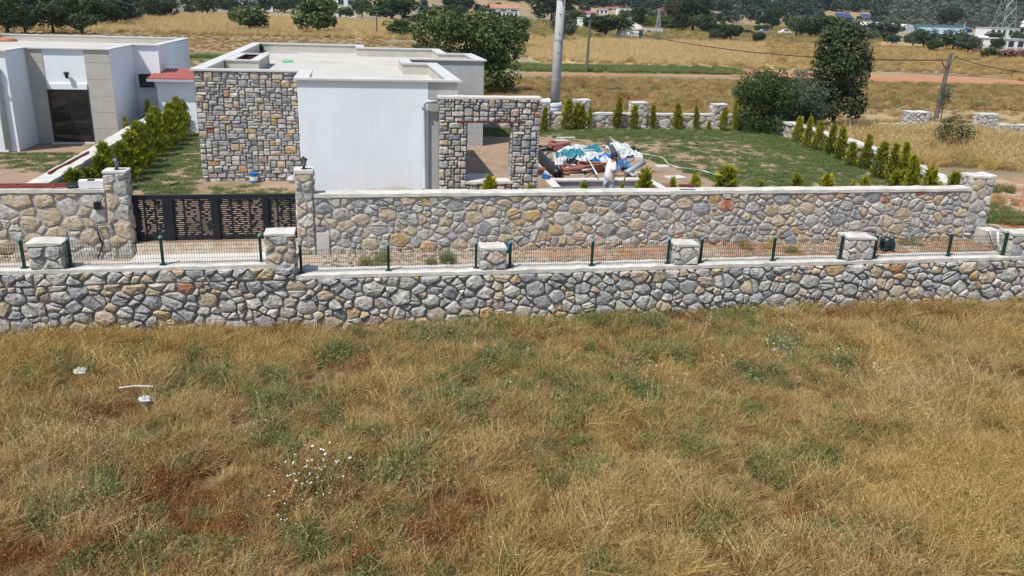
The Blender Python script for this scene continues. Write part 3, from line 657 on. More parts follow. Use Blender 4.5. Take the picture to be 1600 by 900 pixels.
lay(clad, blocks(-5.2, -1.73, .12, RZ - .07, .098, .084, SZ, 51, pre), F_front(29.58), .008, .055, WASH, 52, chop=.12, jit=.06, rest='small_stones')
lay(clad, blocks(-5.2, -1.73, -.02, .12, .2, .14, [(1, 1), (2, 1)], 53), F_front(29.58), .013, .035, dict(grey=10, light=10), 54, chop=.16, jit=.06)
# roof box on the left parapet
bx = MB(); q = [(-4.86, 34.45), (-3.62, 34.45), (-3.62, 38.9), (-4.86, 38.9)]; ringwall(bx, q, inset(q, .28), RZ - .45, RZ - .055, 0, 1, 0)
bx.build('roof_box', [M_parap, pm('dark_red_lining', [(.09, .03, .03), (.14, .05, .045)], 3)], villa)
bx = MB(); ringwall(bx, inset(q, -.04), inset(q, .31), RZ - .052, RZ - .008); bx.build('roof_box_coping', M_coping, villa)
MB().box(-4.6, 34.7, RZ - .44, -3.9, 38.6, RZ - .42).build('roof_box_floor', MATS['dark_red_lining'], villa)
m = MB(); m.tube([(-4.86, 47.9, RZ - .25), (-4.86, 47.5, RZ - .25)], .17, 10); m.build('vent_pipe', M_blackp, villa)
MB().box(-4.4, 46.9, RZ - .44, -2.9, 47.15, RZ - .39).build('plank', M_bag, villa)
m = MB(); m.tube([(2.52, 26.52, 3.1), (2.2, 26.52, 3.1), (2.12, 26.56, 3.02), (2.12, 26.56, .15), (2.13, 26.45, .06)], .055, 10); m.build('downpipe', M_pipe, villa, smooth=True)
for z in (.32, 2.9):
    m = MB(); m.box(2.04, 26.49, z, 2.20, 26.64, z + .035); m.build('pipe_clip', M_galv, villa)
tg = MB(); tg.blob((-3.0, 40.5, RZ - .42), (.25, .5, .06), 5); tag(tg.build('plastic_sheet', pm('mint_plastic', [(.10, .42, .26), (.20, .52, .36)], 6), origin=(-3, 40.5, RZ - .45)), 'small mint-green plastic scrap lying on the villa roof', 'plastic scrap')

# stone window frame wall
portal = thing('stone_portal', (4.2, 26.5, 0), 'free-standing grey stone wall with a square opening and rusty lintel beside the white villa', 'stone wall')
px0, px1, PY, pz = 2.56, 5.8, 26.28, 3.27; ox0, ox1, oz0, oz1 = 3.43, 4.93, .62, 2.53
m = MB(); m.box(px0 + .03, PY, -.1, ox0 + .02, PY + .5, pz - .05); m.box(ox1 - .02, PY, -.1, px1 - .03, PY + .5, pz - .05)
m.box(ox0 + .021, PY + .002, -.1, ox1 - .021, PY + .498, oz0 - .08); m.box(ox0 + .021, PY + .002, oz1 + .02, ox1 - .021, PY + .498, pz - .052); m.build('mortar_core', M_mdark, portal)
slab((px0 - .02, PY - .05, px1 + .02, PY + .53), pz - .05, pz + .02, 10, .3, .01).build('coping', M_slab, portal)
lay(portal, blocks(px0, px1, -.05, pz - .05, .098, .09, SZ + [(3, 3), (2, 2)], 61, [(.02, .57, 4, 2, 'tan'), (.02, .24, 2, 4, 'tan'), (.2, .36, 3, 3, 'pink'), (.02, .02, 3, 4, 'pink'), (.78, .30, 4, 3, 'light'), (.72, .84, 3, 3, 'pink'), (.58, .80, 4, 1, 'ochre')], (ox0, ox1, oz0, oz1)),
    F_front(PY), .013, .06, dict(grey=38, blue=22, light=22, tan=5, pink=5, ochre=1, rust=1, dark=3), 62, chop=.14, jit=.07)
for (fr, a, b) in ((F_right(px1 - .03), PY, PY + .5), (F_right(ox0 + .02), PY, PY + .5)):
    lay(portal, blocks(a, b, -.05 if fr is None or a == PY and fr(0, 0, 0)[0] > 5 else oz0, pz - .05 if fr(0, 0, 0)[0] > 5 else oz1, .17, .15, [(1, 1), (2, 1), (3, 1), (1, 2)], 63), fr, .013, .03, WASH, 64, chop=.2, jit=.07)
lay(portal, blocks(-PY - .5, -PY, oz0, oz1, .17, .15, [(1, 1), (2, 1), (3, 1), (1, 2)], 65), F_left(ox1 - .02), .013, .03, WASH, 66, chop=.2, jit=.07)
MB().box(ox0 - .3, PY - .055, oz1 - .04, ox1 + .38, PY + .45, oz1 + .03).build('lintel', M_iron, portal)
MB().box(ox0 - .01, PY - .08, oz0 - .07, ox1 + .03, PY + .56, oz0).build('sill', M_slab, portal)
tag(MB().box(3.3, 27.0, .3, 4.62, 28.9, .36).build('marble_slab', M_slab, origin=(4, 28, .3)), 'pale slab lying behind the sill of the stone opening', 'slab')
MB().box(3.35, 27.1, -.05, 4.57, 28.8, .297).build('slab_base', M_block, bpy.data.objects['marble_slab'])

# ------------------------------------------------------------------ neighbour's white house
LZ = 3.86
nb = thing('villa', (-15, 42, 0), 'white flat-roofed neighbouring house at the left with a dark glass door', 'house')
LP = [(-24, 35.7), (-13.05, 35.7), (-13.05, 37.8), (-9.88, 37.8), (-9.88, 41.8), (-8.8, 41.8), (-8.8, 49.4), (-24, 49.4)]; n = len(LP)
m = MB()
for i in range(n):
    a, b = LP[i], LP[(i + 1) % n]
    m.add([(*a, -.1), (*b, -.1), (*b, LZ - .38), (*a, LZ - .38)], [(0, 1, 2, 3)])
m.build('wall', M_white, nb)
m = MB(); ringwall(m, LP, inset(LP, .28), LZ - .38, LZ - .05, 0, 1, 1); m.build('parapet', [M_white, M_parap], nb)
m = MB(); ringwall(m, inset(LP, -.09), inset(LP, .3), LZ - .05, LZ); m.build('parapet_coping', M_coping, nb)
m = MB(); m.add([(*p, LZ - .33) for p in inset(LP, .27)], [tuple(range(n))]); m.build('roof_floor', M_cream, nb)
m = MB(); m.box(-19.4, 47.9, LZ - .33, -18.0, 49.1, LZ + .02); m.build('roof_block', M_parap, nb)
m = MB(); m.blob((-17.5, 48.4, LZ - .28), (.5, .4, .15), 4); m.build('rubble', M_terr, nb)
zs = [-.05, .62, 1.29, 1.96, 2.63, 3.30, LZ - .38]
for (a, b, yy) in ((-13.02, -12.42, 37.8), (-10.84, -9.86, 37.8)):
    for z0, z1 in zip(zs, zs[1:] ):
        MB().box(a, yy - .025, z0 + .006, b, yy, z1 - .006 if z1 < 3.4 else LZ - .06).build('wall_tile', M_tile, nb)
for z0, z1 in zip(zs, zs[1:]):
    for k in range(6):
        MB().box(-13.9 - 1.4 * (k + 1) + .008, 35.675, z0 + .006, -13.9 - 1.4 * k, 35.70, z1 - .006 if z1 < 3.4 else LZ - .06).build('wall_tile', M_tile, nb)
dz = 2.22
MB().box(-12.36, 37.72, dz, -10.86, 37.80, dz + .22).build('door_head', M_white, nb)
d = MB().box(-12.40, 37.74, .02, -10.86, 37.795, dz - .003).build('door', M_anth, nb)
for a, b in ((-12.30, -11.66), (-11.58, -10.94)): MB().box(a, 37.73, .12, b, 37.739, dz - .1).build('pane', M_glass, d)
MB().box(-12.45, 37.62, -.02, -10.8, 37.738, .06).build('door_sill', M_slab, nb)
w = MB().box(-9.75, 41.76, 1.95, -9.12, 41.80, 2.55).build('window', M_anth, nb); MB().box(-9.7, 41.75, 2.0, -9.17, 41.759, 2.5).build('pane', M_glass, w)
MB().box(-9.8, 41.68, 1.89, -9.07, 41.80, 1.948).build('window_sill', M_slab, nb)
m = MB(); m.tube([(-13.35, 35.62, 3.2), (-13.42, 35.60, 2.9), (-13.42, 35.60, .1)], .10, 10); m.build('downpipe', M_pipe, nb, smooth=True)
MB().box(-13.55, 35.5, 2.5, -13.29, 35.69, 2.54).build('pipe_clip', M_galv, nb)
L = MB(); L.lathe((-11.55, 37.62, 2.66), [(.02, 0), (.05, .03), (.06, .05), (.09, .2)], 6); lm = L.build('wall_lamp', M_anth, nb)
L = MB(); L.lathe((-11.55, 37.62, 2.86), [(.13, 0), (.12, .03), (.05, .08)], 6); L.obox((-11.55, 37.71, 2.72), (.02, 0, 0), (0, .09, 0), (0, 0, .02)); L.build('hood', M_anth, lm)
an = thing('annex', (-8.1, 41, 0), 'low white annex with a red sheet roof between the two houses', 'outbuilding')
MB().box(-8.78, 40.7, -.1, -7.0, 43.0, 2.42).build('wall', M_white, an)
m = MB()
for k in range(13): 
    x = -9.12 + k * .17; m.add([(x, 40.4, 2.46), (x + .10, 40.4, 2.50), (x + .17, 40.4, 2.46), (x, 43.1, 2.70), (x + .10, 43.1, 2.74), (x + .17, 43.1, 2.70)], [(0, 1, 4, 3), (1, 2, 5, 4)])
m.box(-9.12, 40.38, 2.41, -6.92, 40.44, 2.465); m.build('roof', M_redtile, an)
MB().box(-9.12, 40.36, 2.34, -6.92, 40.379, 2.44).build('gutter', M_pipe, an)

# ------------------------------------------------------------------ block-walled pit, person, junk
pit = thing('block_wall', (8.7, 29.2, 0), 'low grey block wall of the pit behind the person, topped with pale slabs', 'block wall')
for j in range(3):
    for i in range(8):
        a = 7.06 + i * .6 - (.3 if j % 2 else 0); b = a + .59; a, b = max(a, 7.06), min(b, 10.45)
        if b - a > .05: MB().box(a, 29.2, -.9 + j * .3 + .005, b, 29.39, -.6 + j * .3 - .005).build('block', M_block, pit)
MB().box(7.05, 29.215, -.9, 10.46, 29.38, -.006).build('mortar_core', M_mortar, pit)
for a, b in ((6.95, 8.1), (8.11, 9.25), (9.26, 10.4)): slab((a, 29.13, b, 29.5), 0.002, .062, int(a * 9), .3, .008).build('coping_slab', M_slab, pit)
slab((6.72, 26.4, 7.03, 29.2), .004, .055, 71, .3, .01).build('coping_slab', M_slab, pit); slab((10.5, 26.4, 10.8, 29.3), .004, .055, 72, .3, .01).build('coping_slab', M_slab, pit)
m = MB(); m.add([(7.0, 25.4, -.85), (10.5, 25.4, -.85), (10.5, 29.22, -.85), (7.0, 29.22, -.85)], [(0, 1, 2, 3)]); m.build('pit_floor', M_gard)['kind'] = 'structure'
for a, b in (((6.9, 25.4), (7.03, 29.19)), ((10.472, 25.4), (10.6, 29.19)), ((7.031, 25.3), (10.471, 25.49))): MB().box(a[0], a[1], -.9, b[0], b[1], -.008).build('side_wall', M_block, pit)
def single(m, name, mat, label, cat, group=None, origin=None, smooth=False):
    if origin is None:
        a = np.array(m.v); origin = ((a[:, 0].min() + a[:, 0].max()) / 2, (a[:, 1].min() + a[:, 1].max()) / 2, a[:, 2].min())
    return tag(m.build(name, mat, origin=origin, smooth=smooth), label, cat, group)
def hollow(a, b, r, n=14):
    m = MB(); a, b = Vector(a), Vector(b); d = (b - a).normalized()
    m.tube([a + d * .02, a, a, a + d * .5], [r * .82, r * .85, r, r], n, 0, False); m.tube([a + d * .5, b, b - d * .0, b - d * .02], [r, r, r * .85, r * .82], n, 0, False)
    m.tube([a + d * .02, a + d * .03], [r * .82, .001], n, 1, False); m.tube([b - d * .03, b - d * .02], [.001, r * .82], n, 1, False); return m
J = 'building leftovers heaped beside the pit'
def g(px, py, z=.1): return at(px, py, z=z)
single(hollow(g(872, 272, .16), g(838, 236, .35), .17), 'plastic_roll', [M_blackp, M_blackp], 'thick black plastic roll at the left end of the junk heap', 'plastic roll', J, smooth=True)
PL = [((868, 263, .12), (847, 243, .2), .07, M_pvc, 'white pipe right against the thick black roll'), ((861, 259, .18), (852, 240, .25), .06, M_pvc, 'short white pipe, second from the black roll'), ((870, 258, .2), (865, 239, .2), .055, M_pvc, 'white pipe with a dark open end behind the brown hose coil'),
      ((880, 262, .2), (898, 260, .2), .10, M_pvc, 'fat white pipe lying crosswise on the brown coils'), ((910, 266, .3), (937, 288 - 25, .1), .03, M_pvc, 'thin white pipe leaning across the white sheets'), ((884, 238, .3), (932, 234, .3), .05, M_pvc, 'long white pipe along the back of the junk heap'),
      ((933, 273, .25), (912, 236, .5), .028, M_pvc, 'thin white rod slanting in front of the blue bag'), ((873, 258, .5), (876, 240, .5), .03, M_pvc, 'thin white upright stick behind the fat white pipe'), ((838, 262, .1), (862, 276, .1), .05, M_pvcg, 'grey pipe below the black roll'), ((836, 252, .1), (858, 274, .15), .05, M_pvcg, 'pale grey-green pipe left of the black roll'),
      ((978, 270, .15), (1006, 254, .35), .10, M_pvcg, 'fat light grey pipe pointing right, beside the person'), ((973, 262, .2), (947, 219, .15), .06, M_dpvc, 'upper dark grey pipe of the pair rising behind the person'), ((978, 262, .2), (951, 219, .15), .055, M_dpvc, 'lower dark grey pipe of the pair rising behind the person'), ((958, 254, .1), (926, 229, .1), .05, M_dpvc, 'single dark grey pipe behind the cap of the person'),
      ((976, 268, .1), (992, 275, .08), .06, M_pvcg, 'short grey offcut on the pit edge beside the person'), ((846, 250, .3), (858, 237, .3), .035, M_green, 'dark green hose end above the black roll')]
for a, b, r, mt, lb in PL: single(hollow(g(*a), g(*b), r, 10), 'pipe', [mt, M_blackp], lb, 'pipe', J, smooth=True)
def coil(c, r, t, turns, mat, label, seed, tilt=0.2):
    rr = random.Random(seed); pts = []; c = Vector(c)
    for k in range(int(turns * 18)):
        a = 2 * math.pi * k / 18; rad = r * (1 + .10 * math.sin(k * .37) + rr.uniform(-.03, .03)); z = t + (k / 18) * t * .9 + .03 * math.sin(k * .9 + seed)
        pts.append(c + Vector((rad * math.cos(a), rad * math.sin(a) * .75, z + tilt * math.sin(a) * r * .3)))
    m = MB(); m.tube(pts, t, 6); return single(m, 'hose_coil', mat, label, 'hose coil', J, smooth=True)
coil(g(893, 272, 0), .42, .075, 3, M_hose, 'brown corrugated hose coil nearest the black roll', 1); coil(g(920, 268, 0), .48, .05, 6, M_hose, 'large tangled brown hose coil left of the person', 2)
coil(g(872, 236, 0), .42, .08, 4, M_hose, 'brown hose coil at the back of the junk heap by the stone portal', 3); coil(g(836, 272, 0), .35, .05, 4, M_hose, 'brown hose coil half behind the stone portal', 4); coil(g(944, 266, 0), .36, .035, 6, M_rope, 'straw-coloured rope coil behind the person', 5)
coil(g(845, 234, .1), .5, .03, 3, M_blackp, 'thin black cable coil behind the brown coils', 6)
def sheet(c, rx, ry, h, mat, name, label, cat, seed):
    rr = random.Random(seed); n = 13; vs = []; c = Vector(c)
    for j in range(n):
        for i in range(n):
            u, v = i / (n - 1) * 2 - 1, j / (n - 1) * 2 - 1; q = max(0, 1 - (u * u + v * v) * .62)
            vs.append(c + Vector((rx * u * (1 + rr.uniform(-.08, .08)), ry * v * (1 + rr.uniform(-.08, .08)), .01 + .62 * h * (q ** .7) * rr.uniform(.15, 1.25))))
    m = MB(); m.add(vs, [(j * n + i, j * n + i + 1, (j + 1) * n + i + 1, (j + 1) * n + i) for j in range(n - 1) for i in range(n - 1)]); return single(m, name, mat, label, cat, J)
sheet(g(930, 252, 0), .95, .9, .55, M_bag, 'plastic_sheet', 'crumpled white plastic sheet in the middle of the junk heap', 'plastic sheet', 1); sheet(g(897, 247, 0), .7, .7, .5, M_bag, 'plastic_sheet', 'white plastic sheet left of the middle, behind the fat pipe', 'plastic sheet', 2); sheet(g(905, 238, 0), 1.0, .8, .5, M_bag, 'plastic_sheet', 'white sheet along the back of the junk heap', 'plastic sheet', 3)
sheet(g(882, 256, 0), .45, .5, .4, M_bag, 'plastic_sheet', 'small crumpled white bag above the first brown coil', 'plastic bag', 4)
sheet(g(966, 233, 0), .6, .8, .42, M_bag, 'plastic_sheet', 'white sack lying apart behind the dark grey pipes', 'sack', 5); sheet(g(983, 244, 0), .48, .5, .45, M_bag, 'plastic_sheet', 'white and black sack at the right end of the heap', 'sack', 6)
sheet(g(880, 250, 0), .28, .3, .62, M_teal, 'tarp', 'teal tarp bundle on the left half of the junk heap', 'tarp', 7); sheet(g(893, 248, .05), .62, .36, .66, M_teal, 'tarp', 'long rolled teal tarp across the white sheets', 'tarp', 8); sheet(g(925, 241, .1), .42, .3, .62, M_teal, 'tarp', 'small teal tarp at the back right of the heap', 'tarp', 9)
sheet(g(930, 262, 0), .26, .3, .62, M_blue, 'plastic_bag', 'bright blue plastic bag left of the person', 'plastic bag', 10); sheet(g(973, 263, 0), .3, .35, .45, M_blue, 'plastic_bag', 'bright blue bag on the pipes right of the person', 'plastic bag', 11); sheet(g(948, 249, .1), .3, .3, .4, M_blue, 'plastic_bag', 'strip of blue plastic above the rope coil', 'plastic strip', 12)
sheet(g(921, 263, 0), .2, .25, .5, M_blackp, 'plastic_bag', 'small black bag touching the blue bag', 'plastic bag', 13); sheet(g(893, 258, 0), .35, .3, .42, M_blackp, 'plastic_bag', 'black plastic scrap between teal tarp and fat pipe', 'plastic scrap', 14); sheet(g(990, 240, 0), .25, .3, .45, M_blackp, 'plastic_bag', 'black plastic poking out of the right-hand sack', 'plastic scrap', 15)
m = MB(); m.tube([g(970, 252, .25), g(980, 247, .2), g(992, 245, .1)], .03, 6); single(m, 'blue_hose', M_blue, 'short blue hose in front of the right-hand sack', 'hose', J)
m = MB(); m.tube([g(px, py, .03) for px, py in ((952, 213), (960, 221), (972, 229), (985, 234), (1003, 240), (1032, 245), (1038, 249), (1045, 257), (1060, 262), (1080, 264), (1100, 267), (1121, 274))], .022, 6); single(m, 'white_hose', M_pvc, 'long white hose winding across the garden soil', 'hose', smooth=True)
for px, py, w, h, d, mt, lb, nm in ((876, 229, .55, .3, .5, M_tile, 'pale carton-like block behind the junk heap', 'block'), (884, 216, .9, .05, .3, M_slab, 'thin pale board lying at the back of the bare soil', 'board'), (997, 249, .35, .12, .35, M_slab, 'pale flat stone right of the fat grey pipe', 'stone'), (1035, 261, .5, .06, .4, M_slab, 'flat pale stone at the bend of the white hose', 'stone'),
        (998, 274, .35, .12, .3, M_slab, 'rough pale lump on the right end of the pit coping', 'stone'), (1055, 278, .7, .05, .5, M_slab, 'flat pale stone near the small conifers', 'stone'), (852, 279, .26, .16, .2, M_blue, 'blue and white carton at the left end of the pit coping', 'carton'), (901, 274, .55, .05, .2, M_slab, 'pale strip on the pit coping', 'strip'), (1040, 291, .9, .03, .8, M_hose, 'dark sheet on the soil right of the pit', 'sheet')):
    p = g(px, py, 0.005); m = MB(); rr = random.Random(lb); a = rr.uniform(-.3, .3); m.obox(p + Vector((0, 0, h / 2)), (w / 2 * math.cos(a), w / 2 * math.sin(a), 0), (-d / 2 * math.sin(a), d / 2 * math.cos(a), 0), (0, 0, h / 2)); single(m, nm, mt, lb, nm)
# things on and around the walls
m = MB(); zz = 1.44
for y in (TW + .08, TW + .34): m.obox((-8.7, y, zz + .04), (2.35, 0, 0), (0, .022, 0), (0, 0, .03))
for k in range(6): m.obox((-10.9 + k * .88, TW + .21, zz + .04), (.02, 0, 0), (0, .107, 0), (0, 0, .022))
single(m, 'steel_ladder', M_redst, 'red oxide steel ladder frame lying on the left wall coping', 'ladder', origin=(-8.7, TW + .2, 1.43))
for px, w, lb in ((137, .36, 'white foam block on the left wall, away from the gate pillar'), (150, .36, 'white foam block against the left gate pillar')):
    p = at(px, 290, Y=TW + .16); m = MB(); m.obox((p.x, TW + .16, 1.53), (w / 2, .03, 0), (-.02, .13, 0), (0, 0, .09)); single(m, 'foam_block', M_foam, lb, 'foam block')
p = at(118, 292, Y=TW + .12); m = MB(); m.blob((p.x, TW + .14, 1.49), (.24, .15, .08), 3); single(m, 'black_bag', M_blackp, 'black plastic bag on the left wall beside the foam blocks', 'bag')
p = at(52, 283, Y=22.6); m = MB(); m.blob((p.x, 22.55, 1.2), (.17, .14, .11), 8); single(m, 'stone', SM[3], 'tan boulder at the corner behind the left wall coping', 'stone')
m = MB(); m.box(-6.42, TW - .12, .93, -6.27, TW - .04, 1.12); single(m, 'intercom', M_blackp, 'black intercom box on the stone wall left of the gate pillar', 'intercom')
for k, (y, w, lb) in enumerate(((34.6, .5, 'nearest'), (36.2, .6, 'second'), (37.4, .55, 'third'), (41.6, .5, 'farthest, tan coloured'))):
    m = MB(); m.obox((-8.58 + .03 * k, y, 1.09), (.19, .02, 0), (-.03, w / 2, 0), (0, 0, .03)); single(m, 'stone_slab', SM[3] if k == 3 else M_slab, lb + ' flat stone slab lying on the garden wall between the houses', 'stone slab')
m = MB(); m.tube([(-8.7, 25.6, 1.08), (-8.62, 29.2, 1.08)], .035, 6); single(m, 'rusty_bar', M_redst, 'dark rusty bar lying along the garden wall', 'bar')
p = at(397, 285, z=0); bk = thing('bucket', p, 'blue paint bucket at the foot of the stone-clad front', 'bucket')
m = MB(); m.lathe(p, [(.13, 0), (.15, .30), (.155, .30), (.155, .33), (.14, .33), (.135, .30)], 14); m.build('body', M_blue, bk, smooth=False)
m = MB(); m.lathe(p + Vector((0, 0, .08)), [(.137, 0), (.149, .14)], 14); m.build('paper_band', M_foam, bk)
p = at(455, 286, z=0); m = MB(); m.blob(p + Vector((0, 0, .12)), (.12, .12, .14), 5); single(m, 'white_sack', M_bag, 'small white sack on the ground behind the right gate pillar', 'sack')
p = at(273, 289, z=0); m = MB(); m.obox(p + Vector((0, 0, .03)), (.1, .25, .0), (-.03, .02, 0), (0, 0, .03)); single(m, 'steel_offcut', M_blackp, 'short dark bar lying on the soil behind the gate', 'bar')
m = MB(); m.obox(at(1073, 290, Y=TW + .1), (.22, 0, 0), (0, .06, 0), (0, 0, .03)); single(m, 'brick', M_iron, 'dark red brick lying on the coping of the tall wall', 'brick')
# lane things
rl = thing('cable_reel', at(1384, 392, z=-.36), 'blue cable reel on the clay behind the broad low-wall pillar', 'cable reel'); p = wloc(rl)
for dx in (-.13, .13):
    m = MB(); m.tube([p + Vector((dx, 0, .19)), p + Vector((dx + .02, 0, .19))], .185, 16); m.build('flange', pm('reel_blue', [(.012, .04, .07), (.02, .06, .10)], 3, rough=.4), rl)
m = MB(); m.tube([p + Vector((-.13, 0, .19)), p + Vector((.13, 0, .19))], .12, 12); m.build('cable_winding', M_blackp, rl)
m = MB(); m.tube([p + Vector((-.2, .1, 0)), p + Vector((-.2, 0, .42)), p + Vector((.2, 0, .42)), p + Vector((.2, .1, 0))], .018, 6); m.build('frame', MATS['reel_blue'], rl)
for a, b, lb in (((1545, 361), (1555, 390), 'leaning white pipe with an elbow at the right end of the tall wall'), ((1559, 362), (1560, 390), 'upright white pipe at the right end of the tall wall')):
    q = at(*b, z=-.34); t = at(*a, Y=q.y + .2); m = MB(); m.tube([q, t] + ([t + Vector((-.12, 0, .02))] if 'elbow' in lb else []), .035, 8); single(m, 'white_pipe', M_pvc, lb, 'pipe', smooth=True)
p = at(1566, 382, z=-.36); 
for k, (dx, w, h, lb) in enumerate(((-.35, .5, .42, 'rough cement block left of the white pipes'), (.28, .45, .30, 'rough cement block right of the upright white pipe'))):
    m = MB(); m.box(p.x + dx - w / 2, p.y + .05, -.4, p.x + dx + w / 2, p.y + .5, -.36 + h); single(m, 'cement_block', M_conc, lb, 'cement block')
p = at(483, 421, z=-.08); m = MB(); m.blob((p.x, 19.65, -.2), (.3, .16, .17), 9); single(m, 'white_bag', M_foam, 'white bag behind the fence at the right foot of the tallest low-wall pillar', 'bag')
p = at(788, 384, z=.2); m = MB(); m.blob((3.62, 19.62, .28), (.14, .12, .11), 12); single(m, 'blue_bag', pm('dull_blue', [(.03, .08, .22), (.05, .13, .3)], 4), 'dull blue bundle behind the small pillar with a pink stone', 'bundle')
drive = slab((-5.6, TW - 2.12, -1.6, GY + .1), -.42, -.27, 81, .4, .01).build('driveway', M_slab, origin=(-3.6, 21, -.36)); drive['kind'] = 'structure'
# debris in the dry field
for px, py, r, lb in ((127, 592, .13, 'pale grey stone in the grass at the left of the field'), (228, 636, .11, 'white crumpled plastic in the grass at the left of the field')):
    q = at(px, py, z=-1.42); m = MB(); m.blob(q + Vector((0, 0, .16)), (r, r * .8, r * .6), 3, rough=.35); single(m, 'stone' if 'stone' in lb else 'plastic_scrap', M_bag if 'plastic' in lb else SM[2], lb, 'stone' if 'stone' in lb else 'plastic scrap')
q, t = at(186, 606, z=-1.25), at(240, 604, z=-1.25); m = MB(); m.tube([q, (q + t) / 2 + Vector((0, 0, .03)), t], .014, 6); single(m, 'white_pipe', M_pvc, 'white pipe lying in the dry grass at the left of the field', 'pipe')

# ------------------------------------------------------------------ tank, poles, wires
p = at(858, 185, Y=45.1); p.z = 0; tk = thing('water_tank', p, 'white ribbed open-topped plastic tank with a white lid, beside the stone portal', 'water tank'); zt = at(858, 160, Y=45.1).z
m = MB(); prof = [(.60, 0), (.64, .08)]; nr = int(zt / .2)
for k in range(nr): prof += [(.64, .10 + k * .2), (.69, .14 + k * .2), (.69, .22 + k * .2), (.64, .26 + k * .2)]
m.lathe(p, prof + [(.66, zt), (.60, zt + .03)], 26); m.build('body', M_foam, tk)
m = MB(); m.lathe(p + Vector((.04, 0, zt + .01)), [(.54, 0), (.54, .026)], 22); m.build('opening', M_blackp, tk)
m = MB(); m.obox(p + Vector((-.42, -.05, zt + .09)), (.42, 0, .05), (.10, .62, 0), (0, 0, .03)); m.obox(p + Vector((-.75, -.3, zt * .55)), (.16, .05, 0), (0, .03, 0), (0, 0, zt * .42)); m.build('lid', M_foam, tk)
pp = at(866, 163, Y=46.0); b = Vector((pp.x, 46, 0)); t = at(880, -50, Y=46.0)
m = MB(); m.tube([b, b + (t - b) * .5, t], [.285, .25, .215], 20); single(m, 'utility_pole', M_pole, 'thick grey concrete pole rising behind the white tank out of the top of the photo', 'pole', origin=b, smooth=True)
pl = bpy.data.objects['utility_pole']; q0 = Vector((b.x, 46, 0))
for z in (2.2, 4.3, 6.4):
    c = q0 + (t - q0) * (z / t.z); m = MB(); m.tube([c, c + Vector((0, 0, .07))], .285 - z * .006, 18); m.box(c.x - .05, c.y - .34, c.z, c.x + .05, c.y - .24, c.z + .08); m.build('steel_band', M_galv, pl)
for z in (1.7, 2.7, 3.7, 4.7, 5.7):
    c = q0 + (t - q0) * (z / t.z); m = MB(); m.tube([c + Vector((-.06, -.29, 0)), c + Vector((-.06, -.2, 0))], .022, 8); m.build('bolt_hole', M_blackp, pl)
wires = []
def wire(a, b, sag, r, label):
    a, b = Vector(a), Vector(b); pts = [a + (b - a) * (i / 16) - Vector((0, 0, sag * 4 * (i / 16) * (1 - i / 16))) for i in range(17)]
    m = MB(); m.tube(pts, r, 4); single(m, 'power_cable', M_blackp, label, 'cable')
b = at(1461, 190, z=0); t = at(1486, 83, Y=b.y); m = MB(); m.tube([b - (t - b) * .03, t], [.16, .11], 10)
lp = thing('utility_pole', b, 'leaning weathered wooden pole on the right carrying a black cable', 'pole'); m.build('shaft', M_wood, lp)
k = at(1478, 107, Y=b.y - .12); m = MB(); m.tube([k, k + Vector((-.35, -.2, .2)), k + Vector((-.6, -.3, .45))], .03, 5); m.tube([k, k + Vector((.3, -.1, .5)), k + Vector((.8, .2, .75))], .02, 5); m.build('cable_loop', M_blackp, lp)
wire(at(1492, 89, Y=b.y), at(1650, 115, Y=b.y - 5), .25, .022, 'black cable running right from the leaning pole')
e = at(918, 30, z=5.6); b2 = at(916, 113); t2 = at(922, 33, Y=b2.y); m = MB(); m.tube([b2, t2], [.15, .11], 8); m.box(t2.x - .2, t2.y - .1, t2.z - .05, t2.x + .2, t2.y + .1, t2.z + .1); single(m, 'utility_pole', M_wood, 'thin brown wooden pole at the green field strip, right of the concrete pole', 'pole')
wire(t2, at(1484, 94, Y=b.y), 1.0, .03, 'long black cable sagging from the thin brown pole to the leaning pole')
for px, pb, pt, lb in ((589, 58, 21, 'thin wooden pole in the wheat behind the villa roof'), (226, 31, -8, 'thin metal lamp pole among the trees behind the left house'), (1116, 36, 21, 'short pale pole in front of the dark forest, left of the blue house'), (1156, 42, 24, 'short pale pole at the tan clearing right of the blue house'),
                       (1333, 54, 31, 'leaning pale pole beside the red-roofed house'), (1495, 46, 34, 'pale post above the glass greenhouse'), (690, 27, 4, 'pale mast beside the dark pine behind the villa'), (1503, 63, 38, 'white lamp pole in front of the glass greenhouse'), (629, 12, -10, 'pale mast behind the round tree'), (1566, 80, 45, 'pale pole in front of the oleander villa')):
    b = at(px, pb); h = (pb - pt) / pxm(b) * 1.05; m = MB(); m.tube([b - Vector((0, 0, .3)), b + Vector((0, 0, h))], [.17, .12], 6); m.box(b.x - .5, b.y - .06, b.z + h - .14, b.x + .5, b.y + .06, b.z + h); single(m, 'utility_pole', M_wood if 'wooden' in lb else M_pole, lb, 'pole')
